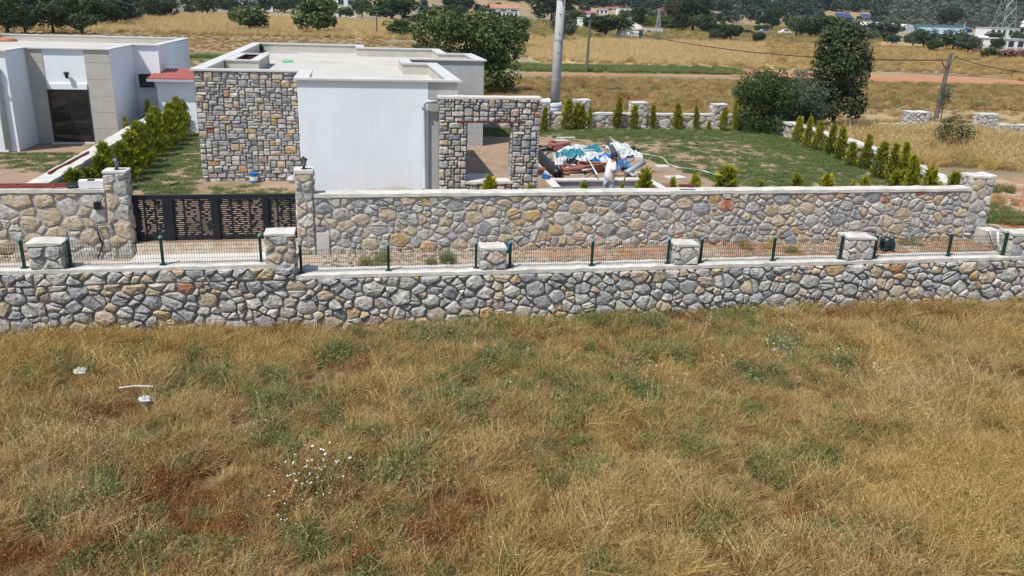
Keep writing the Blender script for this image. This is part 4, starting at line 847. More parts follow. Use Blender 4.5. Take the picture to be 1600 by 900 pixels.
def lattice(px, pb, h, w, label, arms=()):
    b = at(px, pb); P = thing('lattice_pylon', b, label, 'pylon'); r = .05 * max(1, w / 3.8)
    def corner(k, z): q = w / 2 * (1 - .85 * z / h); return b + Vector((q * (1 if k in (0, 3) else -1), q * (1 if k < 2 else -1), z))
    m = MB()
    for k in range(4): m.tube([corner(k, 0), corner(k, h)], r, 4)
    m.build('leg_frame', M_galv, P); m = MB(); n = max(6, int(h / w / .9)); zs = [h * (1 - (1 - i / n) ** 1.3) for i in range(n + 1)]
    for z0, z1 in zip(zs, zs[1:]):
        for k in range(4): m.tube([corner(k, z0), corner((k + 1) % 4, z1)], r * .6, 3); m.tube([corner((k + 1) % 4, z0), corner(k, z1)], r * .6, 3)
    m.build('bracing', M_galv, P)
    for z, L in arms:
        m = MB()
        for s in (-1, 1): m.tube([b + Vector((0, 0, z)), b + Vector((s * L, 0, z + .5))], r, 4); m.tube([b + Vector((0, 0, z + 1.8)), b + Vector((s * L, 0, z + .5))], r * .7, 4)
        m.build('cross_arm', M_galv, P)
lattice(1027, 53, 6.6, 1.5, 'slim steel lattice mast right of the white dome hut'); lattice(281, 24, 9.5, 1.4, 'slim steel lattice mast in the wheat behind the left house')
lattice(1566, 51, 34, 9.5, 'big steel lattice pylon on the olive slope at the top right', ((20, 7), (26, 5)))

# ------------------------------------------------------------------ far buildings
def windows(parent, x0, x1, z0, z1, y, nx_, nz, m=None):
    for j in range(nz):
        for i in range(nx_):
            w = (x1 - x0) / nx_; h = (z1 - z0) / nz; a = x0 + w * (i + .22); b = x0 + w * (i + .78); c = z0 + h * (j + .28); d = z0 + h * (j + .82)
            f = MB().box(a, y - .05, c, b, y + .02, d).build('window', M_fwin, parent); MB().box(a - .08, y - .16, c - .14, b + .08, y - .01, c - .01).build('sill', M_far, f)
def house(pxl, pxr, pb, pt, label, depth=8., nxw=2, nz=1, roof='flat', wall=None, name='house', cat='house', over=.2):
    b = at((pxl + pxr) / 2, pb); s = pxm(b); w = (pxr - pxl) / s; h = (pb - pt) / s * 1.04; H_ = thing(name, b, label, cat); x0, x1 = b.x - w / 2, b.x + w / 2; y = b.y; z = b.z
    wall = wall or M_far
    MB().box(x0, y, z - 1, x1, y + depth, z + h * (.72 if roof in ('red', 'terra') else .96)).build('wall', wall, H_)
    if roof in ('red', 'terra'):
        e = z + h * .72; m = MB(); m.add([(x0 - .4, y - .5, e), (x1 + .4, y - .5, e), (x1 + .4, y + depth / 2, z + h), (x0 - .4, y + depth / 2, z + h), (x0 - .4, y + depth + .5, e), (x1 + .4, y + depth + .5, e)], [(0, 1, 2, 3), (3, 2, 5, 4), (0, 3, 4), (1, 5, 2)])
        m.build('roof', M_redtile if roof == 'red' else M_terr, H_); top = e
    else:
        MB().box(x0 - over, y - over, z + h * .96, x1 + over, y + depth + over, z + h).build('roof', M_coping if roof == 'flat' else M_redtile, H_); top = z + h * .96
    if nxw: windows(H_, x0, x1, z + .2, top, y, nxw, nz)
    d = x0 + w * .12; MB().box(d, y - .04, z, d + min(1.0, w * .2), y + .02, z + min(2.1, h * .55)).build('door', M_fwin, H_)
    return H_
house(24, 53, 22, -6, 'white two-storey house behind the trees at the top left corner', 9, 2, 2); house(60, 74, 10, -8, 'narrow white house front right of the corner house at the top left', 8, 2, 2)
house(176, 198, 15, -2, 'low white house with a red roof above the trees behind the left house', 8, 3, 1, 'red'); house(364, 402, 16, -9, 'white multi-storey block with rows of dark windows at the top edge', 10, 5, 2)
house(398, 426, 18, -8, 'white villa left of the big round tree', 9, 2, 2); house(526, 556, 27, -1, 'white two-storey house right of the big round tree', 9, 2, 2); house(662, 689, 21, 8, 'white cube house behind the villa roof, water tank to its left', 8, 3, 1)
house(628, 666, 34, 25, 'low dark shed with a pale flat roof behind the big shrub', 5, 0, 1, wall=M_anth, name='shed', cat='shed'); house(760, 812, 27, 9, 'long house with a terracotta roof behind the dark walnut tree', 9, 3, 1, 'terra')
house(784, 809, 32, 19, 'white flat-roofed pavilion with dark glazing in front of the terracotta roof', 6, 4, 1); house(909, 926, 43, 29, 'white cube house left of the dark oak', 7, 2, 1); house(905, 934, 27, 18, 'low house with a reddish roof behind the white cube', 8, 2, 1, 'red')
house(930, 950, 23, 16, 'low white house above the crown of the dark oak', 8, 3, 1); house(967, 993, 25, 14, 'white two-level house behind the oak, left of the cypress', 8, 3, 1); house(948, 968, 18, 12, 'low house with a red roof between two white houses', 8, 2, 1, 'red')
house(1004, 1041, 30, 15, 'brick house with a pink roof edge above the yellow hedge', 8, 2, 1, 'redflat', wall=M_brick); house(1064, 1073, 34, 16, 'white gable seen through the tall eucalyptus trees', 6, 1, 2); house(1080, 1086, 28, 18, 'sliver of a white wall between dark trees', 6, 1, 1)
house(1125, 1140, 30, 21, 'small blue-grey house at the forest edge', 7, 2, 1, wall=pm('blue_grey_wall', [(.32, .38, .46), (.4, .46, .53)], 1)); house(1316, 1350, 57, 48, 'grey house with a bright red roof behind the tall oak', 8, 2, 1, 'red', wall=M_conc)
house(1542, 1594, 60, 45, 'long white house with dark windows behind the pylon', 8, 5, 1); house(1552, 1603, 80, 62, 'white villa with an open porch behind the pink oleander', 7, 3, 1); house(1547, 1563, 25, 20, 'small house with a bright red roof on the olive slope', 6, 1, 1, 'red'); house(1498, 1513, 24, 19, 'grey shed on the olive slope', 5, 0, 1, 'grey', wall=M_conc, name='shed', cat='shed')
b = at(1569, 66); m = MB(); m.lathe(b + Vector((8, 3, 4.6)), [(.9, 0), (.9, .5), (.5, .6), (.5, 1.2), (.7, 1.3), (.2, 2.0)], 8); single(m, 'chimney', M_far, 'white ornamental chimney above the oleander villa', 'chimney')
# dome hut
b = at(985, 59); s = pxm(b); dm = thing('dome_hut', b, 'round whitewashed stone hut with a low dome and a small dark door', 'hut'); rr_ = 22 / s
m = MB(); m.lathe(b - Vector((0, 0, .2)), [(rr_, 0), (rr_, 1.5), (rr_ * .92, 1.9)], 20); m.build('wall', M_far, dm); m = MB(); m.lathe(b + Vector((0, 0, 1.6)), [(rr_ * .98, 0), (rr_ * .86, .6), (rr_ * .62, 1.2), (rr_ * .3, 1.6), (.05, 1.75)], 20); m.build('dome', pm('dome_plaster', [(.5, .46, .40), (.62, .58, .52)], .8), dm, smooth=True)
MB().box(b.x + .9, b.y - rr_ - .1, b.z, b.x + 1.7, b.y - rr_ * .8, b.z + 1.6).build('door', M_fwin, dm)
house(1007, 1036, 53, 44, 'grey stone shed right of the white dome hut', 5, 0, 1, 'redflat', wall=M_conc, name='shed', cat='shed', over=.05)
b = at(653, 24); s = pxm(b); wt = thing('water_tank', b, 'square white water tank on a steel frame left of the white cube house', 'water tank'); MB().box(b.x - 1.4, b.y, b.z + 1, b.x + 1.4, b.y + 2, b.z + 3).build('frame', M_galv, wt); MB().box(b.x - .9, b.y + .1, b.z + 3.0, b.x + .9, b.y + 1.8, b.z + 5).build('tank', M_far, wt)
# greenhouses
def tunnel(pxl, pxr, pb, pt, mat, label, depth):
    b = at((pxl + pxr) / 2, pb); s = pxm(b); w = (pxr - pxl) / s; h = (pb - pt) / s * 1.05; G_ = thing('greenhouse', b, label, 'greenhouse'); m = MB(); n = 12
    pr = [(-w / 2, 0), (-w / 2, h * .4)] + [(-w / 2 * math.cos(math.pi * k / n), h * .4 + h * .6 * math.sin(math.pi * k / n)) for k in range(1, n)] + [(w / 2, h * .4), (w / 2, 0)]
    vs = [(b.x + x, b.y + yy, b.z + z) for yy in (0, depth) for x, z in pr]; k = len(pr); m.add(vs, [(i, i + 1, k + i + 1, k + i) for i in range(k - 1)]); m.build('film_roof', mat, G_)
    m = MB(); m.add([(b.x + x, b.y + .05, b.z + z) for x, z in pr], [tuple(range(k))]); m.build('end_wall', pm('greenhouse_end', [(.42, .45, .47), (.5, .53, .55)], 1), G_)
    for q in (-.3, 0, .3): MB().box(b.x + w * q - .12, b.y - .1, b.z, b.x + w * q + .12, b.y + .04, b.z + h * (.95 if q == 0 else .82)).build('post', M_galv, G_)
tunnel(1406, 1429, 51, 39, M_ghouse, 'white tunnel greenhouse with a rounded grey end', 26)
def longhouse(pxl, pxr, pb, pt, mat, wallm, label, depth):
    b = at((pxl + pxr) / 2, pb); s = pxm(b); w = (pxr - pxl) / s; h = (pb - pt) / s; G_ = thing('greenhouse', b, label, 'greenhouse')
    MB().box(b.x - w / 2, b.y, b.z - .5, b.x + w / 2, b.y + depth, b.z + h * .45).build('wall', wallm, G_); m = MB(); x0, x1, e = b.x - w / 2 - .3, b.x + w / 2 + .3, b.z + h * .45 + .003
    m.add([(x0, b.y - .4, e), (x1, b.y - .4, e), (x1, b.y + depth / 2, b.z + h), (x0, b.y + depth / 2, b.z + h), (x0, b.y + depth, e), (x1, b.y + depth, e)], [(0, 1, 2, 3), (3, 2, 5, 4), (0, 3, 4), (1, 5, 2)]); m.build('roof', mat, G_)
    for k in range(9): x = x0 + (x1 - x0) * k / 8; m = MB(); m.tube([(x, b.y - .45, e), (x, b.y + depth / 2, b.z + h + .06)], .09, 4); m.build('roof_bar', M_galv, G_)
longhouse(1344, 1386, 44, 35, M_ghouse, M_gteal, 'long white-roofed greenhouse left of the white tunnel', 14); longhouse(1385, 1408, 50, 38, M_ghouse, M_gteal, 'white film greenhouse joined to the rounded tunnel', 12); longhouse(1430, 1524, 50, 40, M_gteal, M_gteal, 'long teal net house behind the glass greenhouse', 16); longhouse(1446, 1521, 61, 45, M_gglass, M_gteal, 'pale blue glass greenhouse in front of the teal net house', 10)
b = at(1531, 74); m = MB(); m.lathe(b, [(3.2, 0), (3.1, 1), (2.4, 2), (1.2, 2.6), (.05, 2.8)], 16); single(m, 'dome_tent', M_far, 'small white dome tent left of the oleander villa', 'tent', smooth=True)
for pxl, pxr, pb, pt, lb in ((1312, 1339, 34, 22, 'larger dark blue solar array on the slope above the red-roofed house'), (1352, 1369, 32, 25, 'smaller solar array right of the larger one on the slope'), (1258, 1268, 31, 25, 'small solar array left, between dark treetops')):
    b = at((pxl + pxr) / 2, pb); s = pxm(b); w = (pxr - pxl) / s; h = (pb - pt) / s; A = thing('solar_array', b, lb, 'solar panels'); nn = 5
    for j in range(3):
        for i in range(nn):
            x0 = b.x - w / 2 + w * i / nn; d0 = j * 4; zz = T(b.x, b.y + d0); m = MB(); m.obox((x0 + w / nn / 2, b.y + d0, zz + 1 + h * .28 * j), (w / nn / 2 * .95, 0, 0), (0, 1.6, h * .17), (0, -.02, .06)); m.build('panel', M_solar, A)
    m = MB()
    for i in range(nn + 1): m.tube([(b.x - w / 2 + w * i / nn, b.y, b.z - .5), (b.x - w / 2 + w * i / nn, b.y, b.z + 1)], .08, 4); m.tube([(b.x - w / 2 + w * i / nn, b.y + 8, T(b.x, b.y + 8) - .5), (b.x - w / 2 + w * i / nn, b.y + 8, T(b.x, b.y + 8) + 1 + h * .56)], .08, 4)
    m.build('stand', M_galv, A)
for px, py, lb, mt in ((1166, 54, 'parked dark car at the track right of the round bushes', M_anth), (1193, 53, 'parked silver car behind the small tree on the track', M_galv), (1226, 53.5, 'small white car on the track left of the dark grove', M_far)):
    b = at(px, py); c = thing('parked_car', b, lb, 'car', None)
    m = MB(); pr = [(-2.1, .3), (-2.1, .85), (-1.2, .95), (-.7, 1.42), (.7, 1.45), (1.3, .95), (2.1, .8), (2.1, .3)]; k = len(pr)
    m.add([(b.x + x, b.y + y, b.z + z) for y in (-.85, .85) for x, z in pr], [tuple(range(k)), tuple(range(2 * k - 1, k - 1, -1))] + [(i, k + i, k + (i + 1) % k, (i + 1) % k) for i in range(k)]); m.build('body', mt, c)
    m = MB(); m.add([(b.x + x, b.y - .87, b.z + z) for x, z in ((-1.05, .98), (1.1, .98), (.65, 1.38), (-.62, 1.36))], [(0, 1, 2, 3)]); m.build('side_window', M_fwin, c)
    for x in (-1.3, 1.3):
        for y in (-.86, .86): m = MB(); m.tube([(b.x + x, b.y + y - .1, b.z + .32), (b.x + x, b.y + y + .1, b.z + .32)], .32, 10); m.build('wheel', M_blackp, c)
strip('dirt_track', [at(*p).to_2d()[:] for p in ((100, 46), (130, 44), (150, 40), (150, 42), (130, 48), (100, 51))], M_track, 3, .3, 8)
strip('red_earth_field', [at(*p).to_2d()[:] for p in ((768, 21), (800, 24), (868, 27), (870, 22), (800, 17), (770, 16))], M_red, 3, .5, 20)
strip('dirt_track', [at(*p).to_2d()[:] for p in ((1440, 79), (1490, 83), (1560, 88), (1560, 86), (1490, 81), (1445, 77.5))], M_track, 3, .2, 8)

for q, P in enumerate((((940, 60), (1010, 68), (1100, 81), (1200, 92), (1270, 99)), ((1100, 88), (1250, 101), (1360, 108), (1600, 124)), ((1345, 94), (1460, 100), (1600, 112)), ((840, 52), (960, 60)))):
    strip('field_verge', [tuple(at(a, b).to_2d()) for a, b in P] + [tuple(at(a, b + 1.6).to_2d()) for a, b in reversed(P)], pm('dark_verge', [(.13, .11, .055), (.2, .17, .09)], .5, rough=1), 4, .25, 7)
# ------------------------------------------------------------------ foliage meshes
LEAF = {
 'oak': leafm('oak_leaves', [(0.013, 0.026, 0.009), (0.034, 0.057, 0.018), (0.064, 0.092, 0.031), (0.101, 0.124, 0.049)]),
 'olive': leafm('olive_leaves', [(.025, .042, .024), (.055, .080, .048), (.095, .12, .078), (.14, .16, .11)]),
 'bright': leafm('bright_leaves', [(0.017, 0.038, 0.009), (0.042, 0.076, 0.019), (0.073, 0.116, 0.031), (0.112, 0.155, 0.046)]),
 'pine': leafm('dark_leaves', [(0.010, 0.022, 0.009), (0.022, 0.043, 0.017), (0.045, 0.070, 0.023)]),
 'dry': leafm('brownish_leaves', [(.04, .04, .015), (.08, .075, .03), (.13, .115, .05)]),
 'yellow': leafm('yellow_green_leaves', [(.04, .07, .01), (.11, .14, .02), (.20, .21, .03)]),
 'walnut': leafm('walnut_leaves', [(0.027, 0.049, 0.013), (0.085, 0.124, 0.034), (0.170, 0.207, 0.068), (0.321, 0.329, 0.152)], .3),
 'tall': leafm('holm_oak_leaves', [(0.013, 0.023, 0.010), (0.042, 0.061, 0.025), (0.081, 0.102, 0.045), (0.156, 0.166, 0.094)], .25),
 'forest': leafm('forest_leaves', [(0.013, 0.026, 0.014), (0.027, 0.048, 0.026), (0.053, 0.077, 0.043)], 0),
 'fgrey': leafm('olive_grove_leaves', [(0.044, 0.060, 0.041), (0.088, 0.108, 0.074), (0.138, 0.156, 0.114)], 0)}
def quads(C, Nn, size, asp, rng):
    """leaf faces at C with normals near Nn"""
    n = len(C); a = rng.normal(size=(n, 3)); a -= Nn * (a * Nn).sum(1, keepdims=True); a /= np.linalg.norm(a, axis=1, keepdims=True) + 1e-9; b = np.cross(Nn, a)
    a = a * (size * .5)[:, None]; b = b * (size * .5 * asp)[:, None]
    return np.stack([C - a - b * .5, C + a * .3 - b, C + a + b * .4, C - a * .2 + b], 1).reshape(-1, 3), np.arange(4 * n).reshape(-1, 4)
def crown(kind, lobes, n, leaf, seed, out=.7, shell=.5, asp=.7):
    rng = np.random.default_rng(seed); L = np.array(lobes); wgt = (L[:, 3] * L[:, 4] * L[:, 5]) ** .67; k = rng.choice(len(L), n, p=wgt / wgt.sum())
    d = rng.normal(size=(n, 3)); d /= np.linalg.norm(d, axis=1, keepdims=True); r = shell + (1 - shell) * rng.random(n) ** .6; r *= 1 + .16 * (rng.random(n) - .3)
    C = L[k, :3] + d * L[k, 3:6] * r[:, None]; nn = d * out + rng.normal(size=(n, 3)) * .55 + np.array([0, 0, .25]); nn /= np.linalg.norm(nn, axis=1, keepdims=True)
    keep = vnoise(C[:, 0] * 7 + C[:, 2] * 3.1, C[:, 1] * 7 + C[:, 2] * 4.7, max(leaf * 22, .05), seed) > .22
    C, nn = C[keep], nn[keep]; v, q = quads(C, nn, leaf * (.55 + .9 * rng.random(len(C))), asp, rng); return mesh_np(kind + '_crown', v, q, LEAF[kind])
def auto_lobes(rx, rz, cz, n, seed, lr=(.30, .46), flat=0.):
    rr = random.Random(seed); out = [(0, 0, cz, rx * .62, rx * .62, rz * .62)]
    for i in range(n):
        a = i * 2.4 + rr.uniform(-.4, .4); u = rr.uniform(-.75 + flat, .9); q = math.sqrt(1 - u * u * .8) * rr.uniform(.5, .75); s = rr.uniform(*lr)
        out.append((rx * q * math.cos(a), rx * q * math.sin(a), cz + rz * u * .66, rx * s, rx * s, rz * s * .9))
    return out
def trunk_mb(m, h, r, lobes, seed, nl=5):
    rr = random.Random(seed); m.tube([(0, 0, -.02 * h), (.02 * h, .0, h * .5), (0, .01 * h, h)], [r * 1.25, r * .9, r * .7], 7)
    for l in sorted(lobes[1:], key=lambda l: rr.random())[:nl]: m.tube([(0, .01 * h, h * rr.uniform(.75, .98)), (l[0] * .5, l[1] * .5, (h + l[2]) / 2), (l[0], l[1], l[2])], [r * .55, r * .35, r * .12], 5)
    return m
UNIT = {}
def unit(kind, var):
    """unit tree (1 m wide, 1 m tall): crown mesh and trunk mesh"""
    if (kind, var) in UNIT: return UNIT[kind, var]
    sd = hash_(kind) + var * 17; cz = {0: .52, 1: .50, 2: .54}[var % 3]; lb = auto_lobes(.47, .48, cz, 15 + 3 * var, sd)
    c = crown(kind, lb, 3600, .058, sd); m = trunk_mb(MB(), .32, .035, lb, sd); me = bpy.data.meshes.new('trunk'); me.from_pydata(m.v, [], m.f); me.materials.append(M_barkd); UNIT[kind, var] = (c, me); return c, me
def hash_(s): return sum(ord(c) * (i + 3) for i, c in enumerate(s)) % 9973
TREES = """oak;12;53;62;-12;big dark tree filling the top left corner
bright;40;52;40;16;mid-green tree between the corner tree and the dark row
oak;84;52;54;6;broad dark tree behind the left house's roof block
bright;106;41;36;-8;bright green tree standing behind the broad dark tree
oak;128;53;44;16;low spreading dark tree beside the dirt track
oak;160;44;52;0;dark tree with a visible trunk at the dry grass edge
oak;192;36;36;10;dark bush left of the thin lamp pole
oak;207;35;34;8;dark rounded bush at the lamp pole
oak;232;31;34;-4;dark green tree right of the lamp pole
oak;254;30;46;-3;round dark tree at the left edge of the wheat
olive;297;24;18;6;small tree right of the slim lattice mast
oak;324;25;44;-8;dark tree with several trunks at the back of the wheat
oak;360;20;30;-5;dark tree left of the white multi-storey block
bright;391;52;62;10;rounded bright green tree in the wheat, left of the big round tree
bright;445;20;34;-6;green tree between white villa and big round tree
bright;497;56;66;-5;big round tree with a short bare trunk in the wheat
bright;541;29;24;11;small bush in front of the white two-storey house
bright;566;28;30;0;green tree right of the white two-storey house
bright;612;34;74;-6;large spreading green tree behind the wheat
bright;634;60;68;31;broad low dark shrub behind the villa roof
bright;655;40;34;24;small tree in front of the dark shed
oak;674;34;30;14;dark tree in front of the white cube house
pine;714;28;52;-10;tall dark dome-shaped pine behind the walnut tree
oak;712;30;34;8;grey-green tree in front of the tall dark pine
bright;776;34;16;18;small bush left of the white pavilion
pine;862;36;64;-12;large dark pine behind the concrete pole
olive;880;66;38;20;grey-green olive tree right of the concrete pole
bright;902;38;28;16;green tree left of the white cube house
oak;946;58;66;17;spreading dark oak with a bare trunk beside the dome hut
yellow;976;30;24;17;yellow-green tree behind the dark oak
pine;996;45;22;9;dark pointed cypress behind the dome hut
yellow;1016;44;30;24;yellow conifer hedge below the brick house
yellow;1036;45;30;26;yellow conifer right of the lattice mast
bright;1048;48;38;30;green bush row right of the lattice mast
dry;1052;44;32;4;tall brownish eucalyptus behind the yellow hedge
pine;1082;50;52;0;tall very dark tree in front of the forest
pine;1066;50;30;22;dark tree at the foot of the eucalyptus
oak;1098;52;36;18;dark tree right of the tall very dark tree
oak;1110;53;30;36;small round tree at the edge of the dry field
olive;1116;64;18;47;little grey tree with a thin trunk in the dry field
oak;1140;66;34;34;round dark bush pair in the dry field
bright;1134;50;26;38;green tree behind the round dark bush
olive;1150;36;22;23;grey olive at the tan clearing
oak;1184;70;18;46;small dark tree beside the silver car
oak;1190;50;28;39;low dark tree behind the silver car
pine;1206;48;26;12;tall dark tree at the left of the green grove
bright;1244;57;38;26;bright green tree at the left end of the grove
oak;1266;60;40;30;dark rounded tree in the middle of the grove
bright;1290;61;44;24;green tree in the grove left of the tall oak
oak;1304;58;40;20;dark tree in the grove just left of the tall oak's top
olive;1356;64;30;46;grey shrub right of the red-roofed house
olive;1380;64;52;34;large grey olive left of the white tunnel greenhouse
olive;1394;68;24;53;small round grey olive in front of the white tunnel greenhouse
olive;1426;73;30;48;grey olive with leaning trunk in front of the net house
olive;1442;76;34;46;grey olive in front of the glass greenhouse, left one
oak;1458;81;24;60;darker small olive below the glass greenhouse
olive;1488;80;44;48;broad grey olive behind the top of the leaning pole
olive;1512;84;36;57;grey olive right of the top of the leaning pole
bright;1543;92;24;75;round clipped green bush left of the oleander
oak;1555;80;22;60;dark cypress-like bush in front of the oleander villa
olive;1552;66;26;50;grey tree between the white house and the villa
pine;1482;44;36;13;big dark tree on the olive slope
olive;1590;70;26;50;grey tree at the right edge behind the villa
bright;805;78;46;24;dark green tree right of the walnut tree's top""".split('\n')
for i, ln in enumerate(TREES):
    kind, px, pb, wpx, pt, lb = ln.split(';'); px, pb, wpx, pt = map(float, (px, pb, wpx, pt)); p = at(px, pb); s = pxm(p)
    nm = 'bush' if 'bush' in lb or 'shrub' in lb else 'tree'; c, tm = unit(kind, i % 3); t = thing(nm, p, lb, nm); t.scale = (wpx / s * 1.24, wpx / s * 1.24, (pb - pt) / s * 1.08); t.rotation_euler = (0, 0, i * 1.7)
    link('crown', c, t); link('trunk', tm, t)
# oleander
b = at(1582, 93); s = pxm(b); ol = thing('oleander', b, 'pink flowering oleander hedge at the right edge', 'shrub'); lb = [(x, 0, .5, .16, .12, .42) for x in (-.4, -.2, 0, .2, .4)]; c = crown('oak', lb, 2200, .06, 77); ol.scale = (50 / s, 50 / s, 16 / s); link('foliage', c, ol)
LEAF['flower'] = leafm('oleander_flowers', [(.38, .16, .20), (.55, .30, .34)], 0); link('flowers', crown('flower', [(l[0], l[1] - .02, .6, l[3] * 1.03, l[4] * 1.05, l[5] * .95) for l in lb], 1100, .045, 78, shell=.9), ol)
# ------------------------------------------------------------------ nearer trees
def near_tree(name, base, lobes, n, leaf, kind, label, trunk_h, trunk_r, seed, cat='tree', nl=6, **kw):
    t = thing(name, base, label, cat); link('crown', crown(kind, lobes, n, leaf, seed, **kw), t); m = trunk_mb(MB(), trunk_h, trunk_r, lobes, seed, nl); me = bpy.data.meshes.new('trunk'); me.from_pydata(m.v, [], m.f); me.materials.append(M_bark); link('trunk', me, t); return t
b = Vector((7.4, 60.5, 0)); rr = random.Random(3); lb = auto_lobes(4.1, 2.9, 3.3, 24, 5, (.24, .40)) + [(3.0, -.5, 1.5, 1.3, 1.3, 1.2), (-3.4, 0, 2.2, 1.3, 1.2, .9), (1.5, -2, 1.4, 1.4, 1.2, 1.2), (3.6, 0, 3.4, 1.1, 1.1, 1.2)]
near_tree('walnut_tree', b, lb, 19000, .21, 'walnut', 'big leafy dark green tree right behind the white villa', 1.8, .28, 5)
b = at(1315, 207, z=0) + Vector((-.62, 0, 0)); lb = [(0, 0, 5.0, .95, .95, 1.0), (.2, 0, 4.1, 1.35, 1.3, 1.1), (-.35, 0, 3.4, 1.3, 1.2, 1.0), (.6, 0, 2.9, 1.1, 1.1, .9), (-.2, .2, 2.4, 1.3, 1.2, .8), (.7, 0, 1.7, 1.1, 1.0, .7), (-.3, 0, 1.35, 1.0, 1.0, .6), (-.9, 0, 4.3, .7, .7, .9), (1.1, 0, 3.7, .7, .7, .7), (1.1, 0, 1.2, .7, .7, .5), (-.75, 0, 5.0, .6, .6, .6), (.55, 0, 5.3, .5, .5, .6)]
near_tree('oak_tree', b, lb, 12500, .15, 'tall', 'tall dark oak standing behind the row of conifers on the right', 1.6, .13, 9, shell=.35)
b = at(1192, 206, z=0); lb = auto_lobes(2.0, 1.85, 1.85, 20, 12, (.30, .44)) + [(1.1 * math.cos(k), 1.1 * math.sin(k), .55, .75, .75, .6) for k in (0, 1.2, 2.4, 3.6, 4.8)]; near_tree('shrub', b, lb, 17000, .14, 'bright', 'round dark green bush at the right end of the back wall conifers', .8, .09, 13, 'bush', asp=.35, shell=.45)
b = at(1240, 208, z=0); lb = auto_lobes(1.65, 1.75, 1.75, 18, 22, (.26, .42)) + [(1.0 * math.cos(k), 1.0 * math.sin(k), .55, .7, .7, .6) for k in (0, 1.2, 2.4, 3.6, 4.8)]; near_tree('olive_tree', b, lb, 17000, .13, 'olive', 'grey-green olive bush between the round bush and the tall oak', .8, .09, 23, 'olive tree', asp=.45, shell=.45)
b = at(1484, 200, z=0) + Vector((.2, 1.2, 0)); lb = [(0, 0, 2.0, .42, .42, .45), (-.1, 0, 1.4, .36, .36, .4), (.15, 0, 1.6, .35, .35, .4)]; near_tree('olive_tree', b, lb, 900, .11, 'olive', 'slender young grey olive right of the leaning pole', 1.1, .035, 24, 'olive tree', asp=.3, shell=.2)
b = at(1486, 236, z=0); lb = [(0, 0, .9, .75, .7, .75), (-.6, 0, 1.0, .5, .5, .5), (.6, 0, .9, .6, .6, .5), (-.2, 0, 1.4, .5, .5, .4)]; near_tree('shrub', b, lb, 2600, .10, 'oak', 'dark spreading bush below the young olive near the far wall', .4, .04, 25, 'bush', asp=.3, shell=.2)

# ------------------------------------------------------------------ conifers
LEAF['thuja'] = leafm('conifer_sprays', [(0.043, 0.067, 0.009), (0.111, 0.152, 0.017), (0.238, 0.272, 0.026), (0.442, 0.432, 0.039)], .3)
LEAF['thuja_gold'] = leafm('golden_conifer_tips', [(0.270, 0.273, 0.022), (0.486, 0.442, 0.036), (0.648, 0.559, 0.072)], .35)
def conifer_mesh(seed, n=1500, slim=1., gold=1.):
    """young conifer 1 m tall: upswept sprays, golden tips"""
    rng = np.random.default_rng(seed); h = rng.random(n) ** .85; prof = .17 * slim * np.where(h < .12, .6 + 3.3 * h, (1 - h) ** .62 * 1.10 + .03) * (1 + .22 * np.sin(h * 23 + seed)); a = rng.random(n) * 2 * np.pi
    lump = 1 + .30 * np.sin(a * 3 + h * 14 + seed) + .22 * np.sin(a * 5 - h * 31 + 2 * seed); r = prof * lump * (.35 + .65 * rng.random(n) ** .5); C = np.stack([r * np.cos(a), r * np.sin(a), h * .93 + .01], 1)
    d = np.stack([np.cos(a) * .6, np.sin(a) * .6, np.full(n, .95)], 1) + rng.normal(size=(n, 3)) * .25; d /= np.linalg.norm(d, axis=1, keepdims=True)
    s = np.cross(d, rng.normal(size=(n, 3))); s /= np.linalg.norm(s, axis=1, keepdims=True); ln = (.06 + .10 * rng.random(n) ** 2)[:, None]; w = .014
    tip = C + d * ln; v = np.stack([C - s * w * .4, C + d * ln * .5 - s * w, tip, C + d * ln * .5 + s * w], 1).reshape(-1, 3)
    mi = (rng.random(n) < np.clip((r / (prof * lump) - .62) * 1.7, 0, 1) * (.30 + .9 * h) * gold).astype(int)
    return mesh_np('conifer_foliage', v, np.arange(4 * n).reshape(-1, 4), [LEAF['thuja'], LEAF['thuja_gold']], mi)
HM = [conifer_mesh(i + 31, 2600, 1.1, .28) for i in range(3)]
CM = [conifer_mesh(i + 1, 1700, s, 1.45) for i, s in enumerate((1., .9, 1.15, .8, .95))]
m = MB(); m.tube([(0, 0, -.05), (.005, 0, .5), (0, 0, .93)], [.022, .014, .004], 5); CT = bpy.data.meshes.new('trunk'); CT.from_pydata(m.v, [], m.f); CT.materials.append(M_barkd)
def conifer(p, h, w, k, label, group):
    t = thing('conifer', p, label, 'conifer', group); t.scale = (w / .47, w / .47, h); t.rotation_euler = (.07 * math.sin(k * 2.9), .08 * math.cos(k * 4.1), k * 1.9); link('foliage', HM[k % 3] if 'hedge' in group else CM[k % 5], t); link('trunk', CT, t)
ORD = ['first', 'second', 'third', 'fourth', 'fifth', 'sixth', 'seventh', 'eighth', 'ninth', 'tenth', 'eleventh', 'twelfth', 'thirteenth', 'fourteenth', 'fifteenth']
for k in range(15):
    y = 23.2 + k * 1.25; h = 1.22 + .42 * min(1, k / 8) + .15 * math.sin(k * 2.1); conifer(Vector((-7.72 + .06 * math.sin(k * 3), y, 0)), h, .78 + .10 * math.sin(k * 1.3), k, ('hedge conifer along the garden wall, %s counting back from the gate' % ORD[k]), 'conifer hedge by the garden wall')
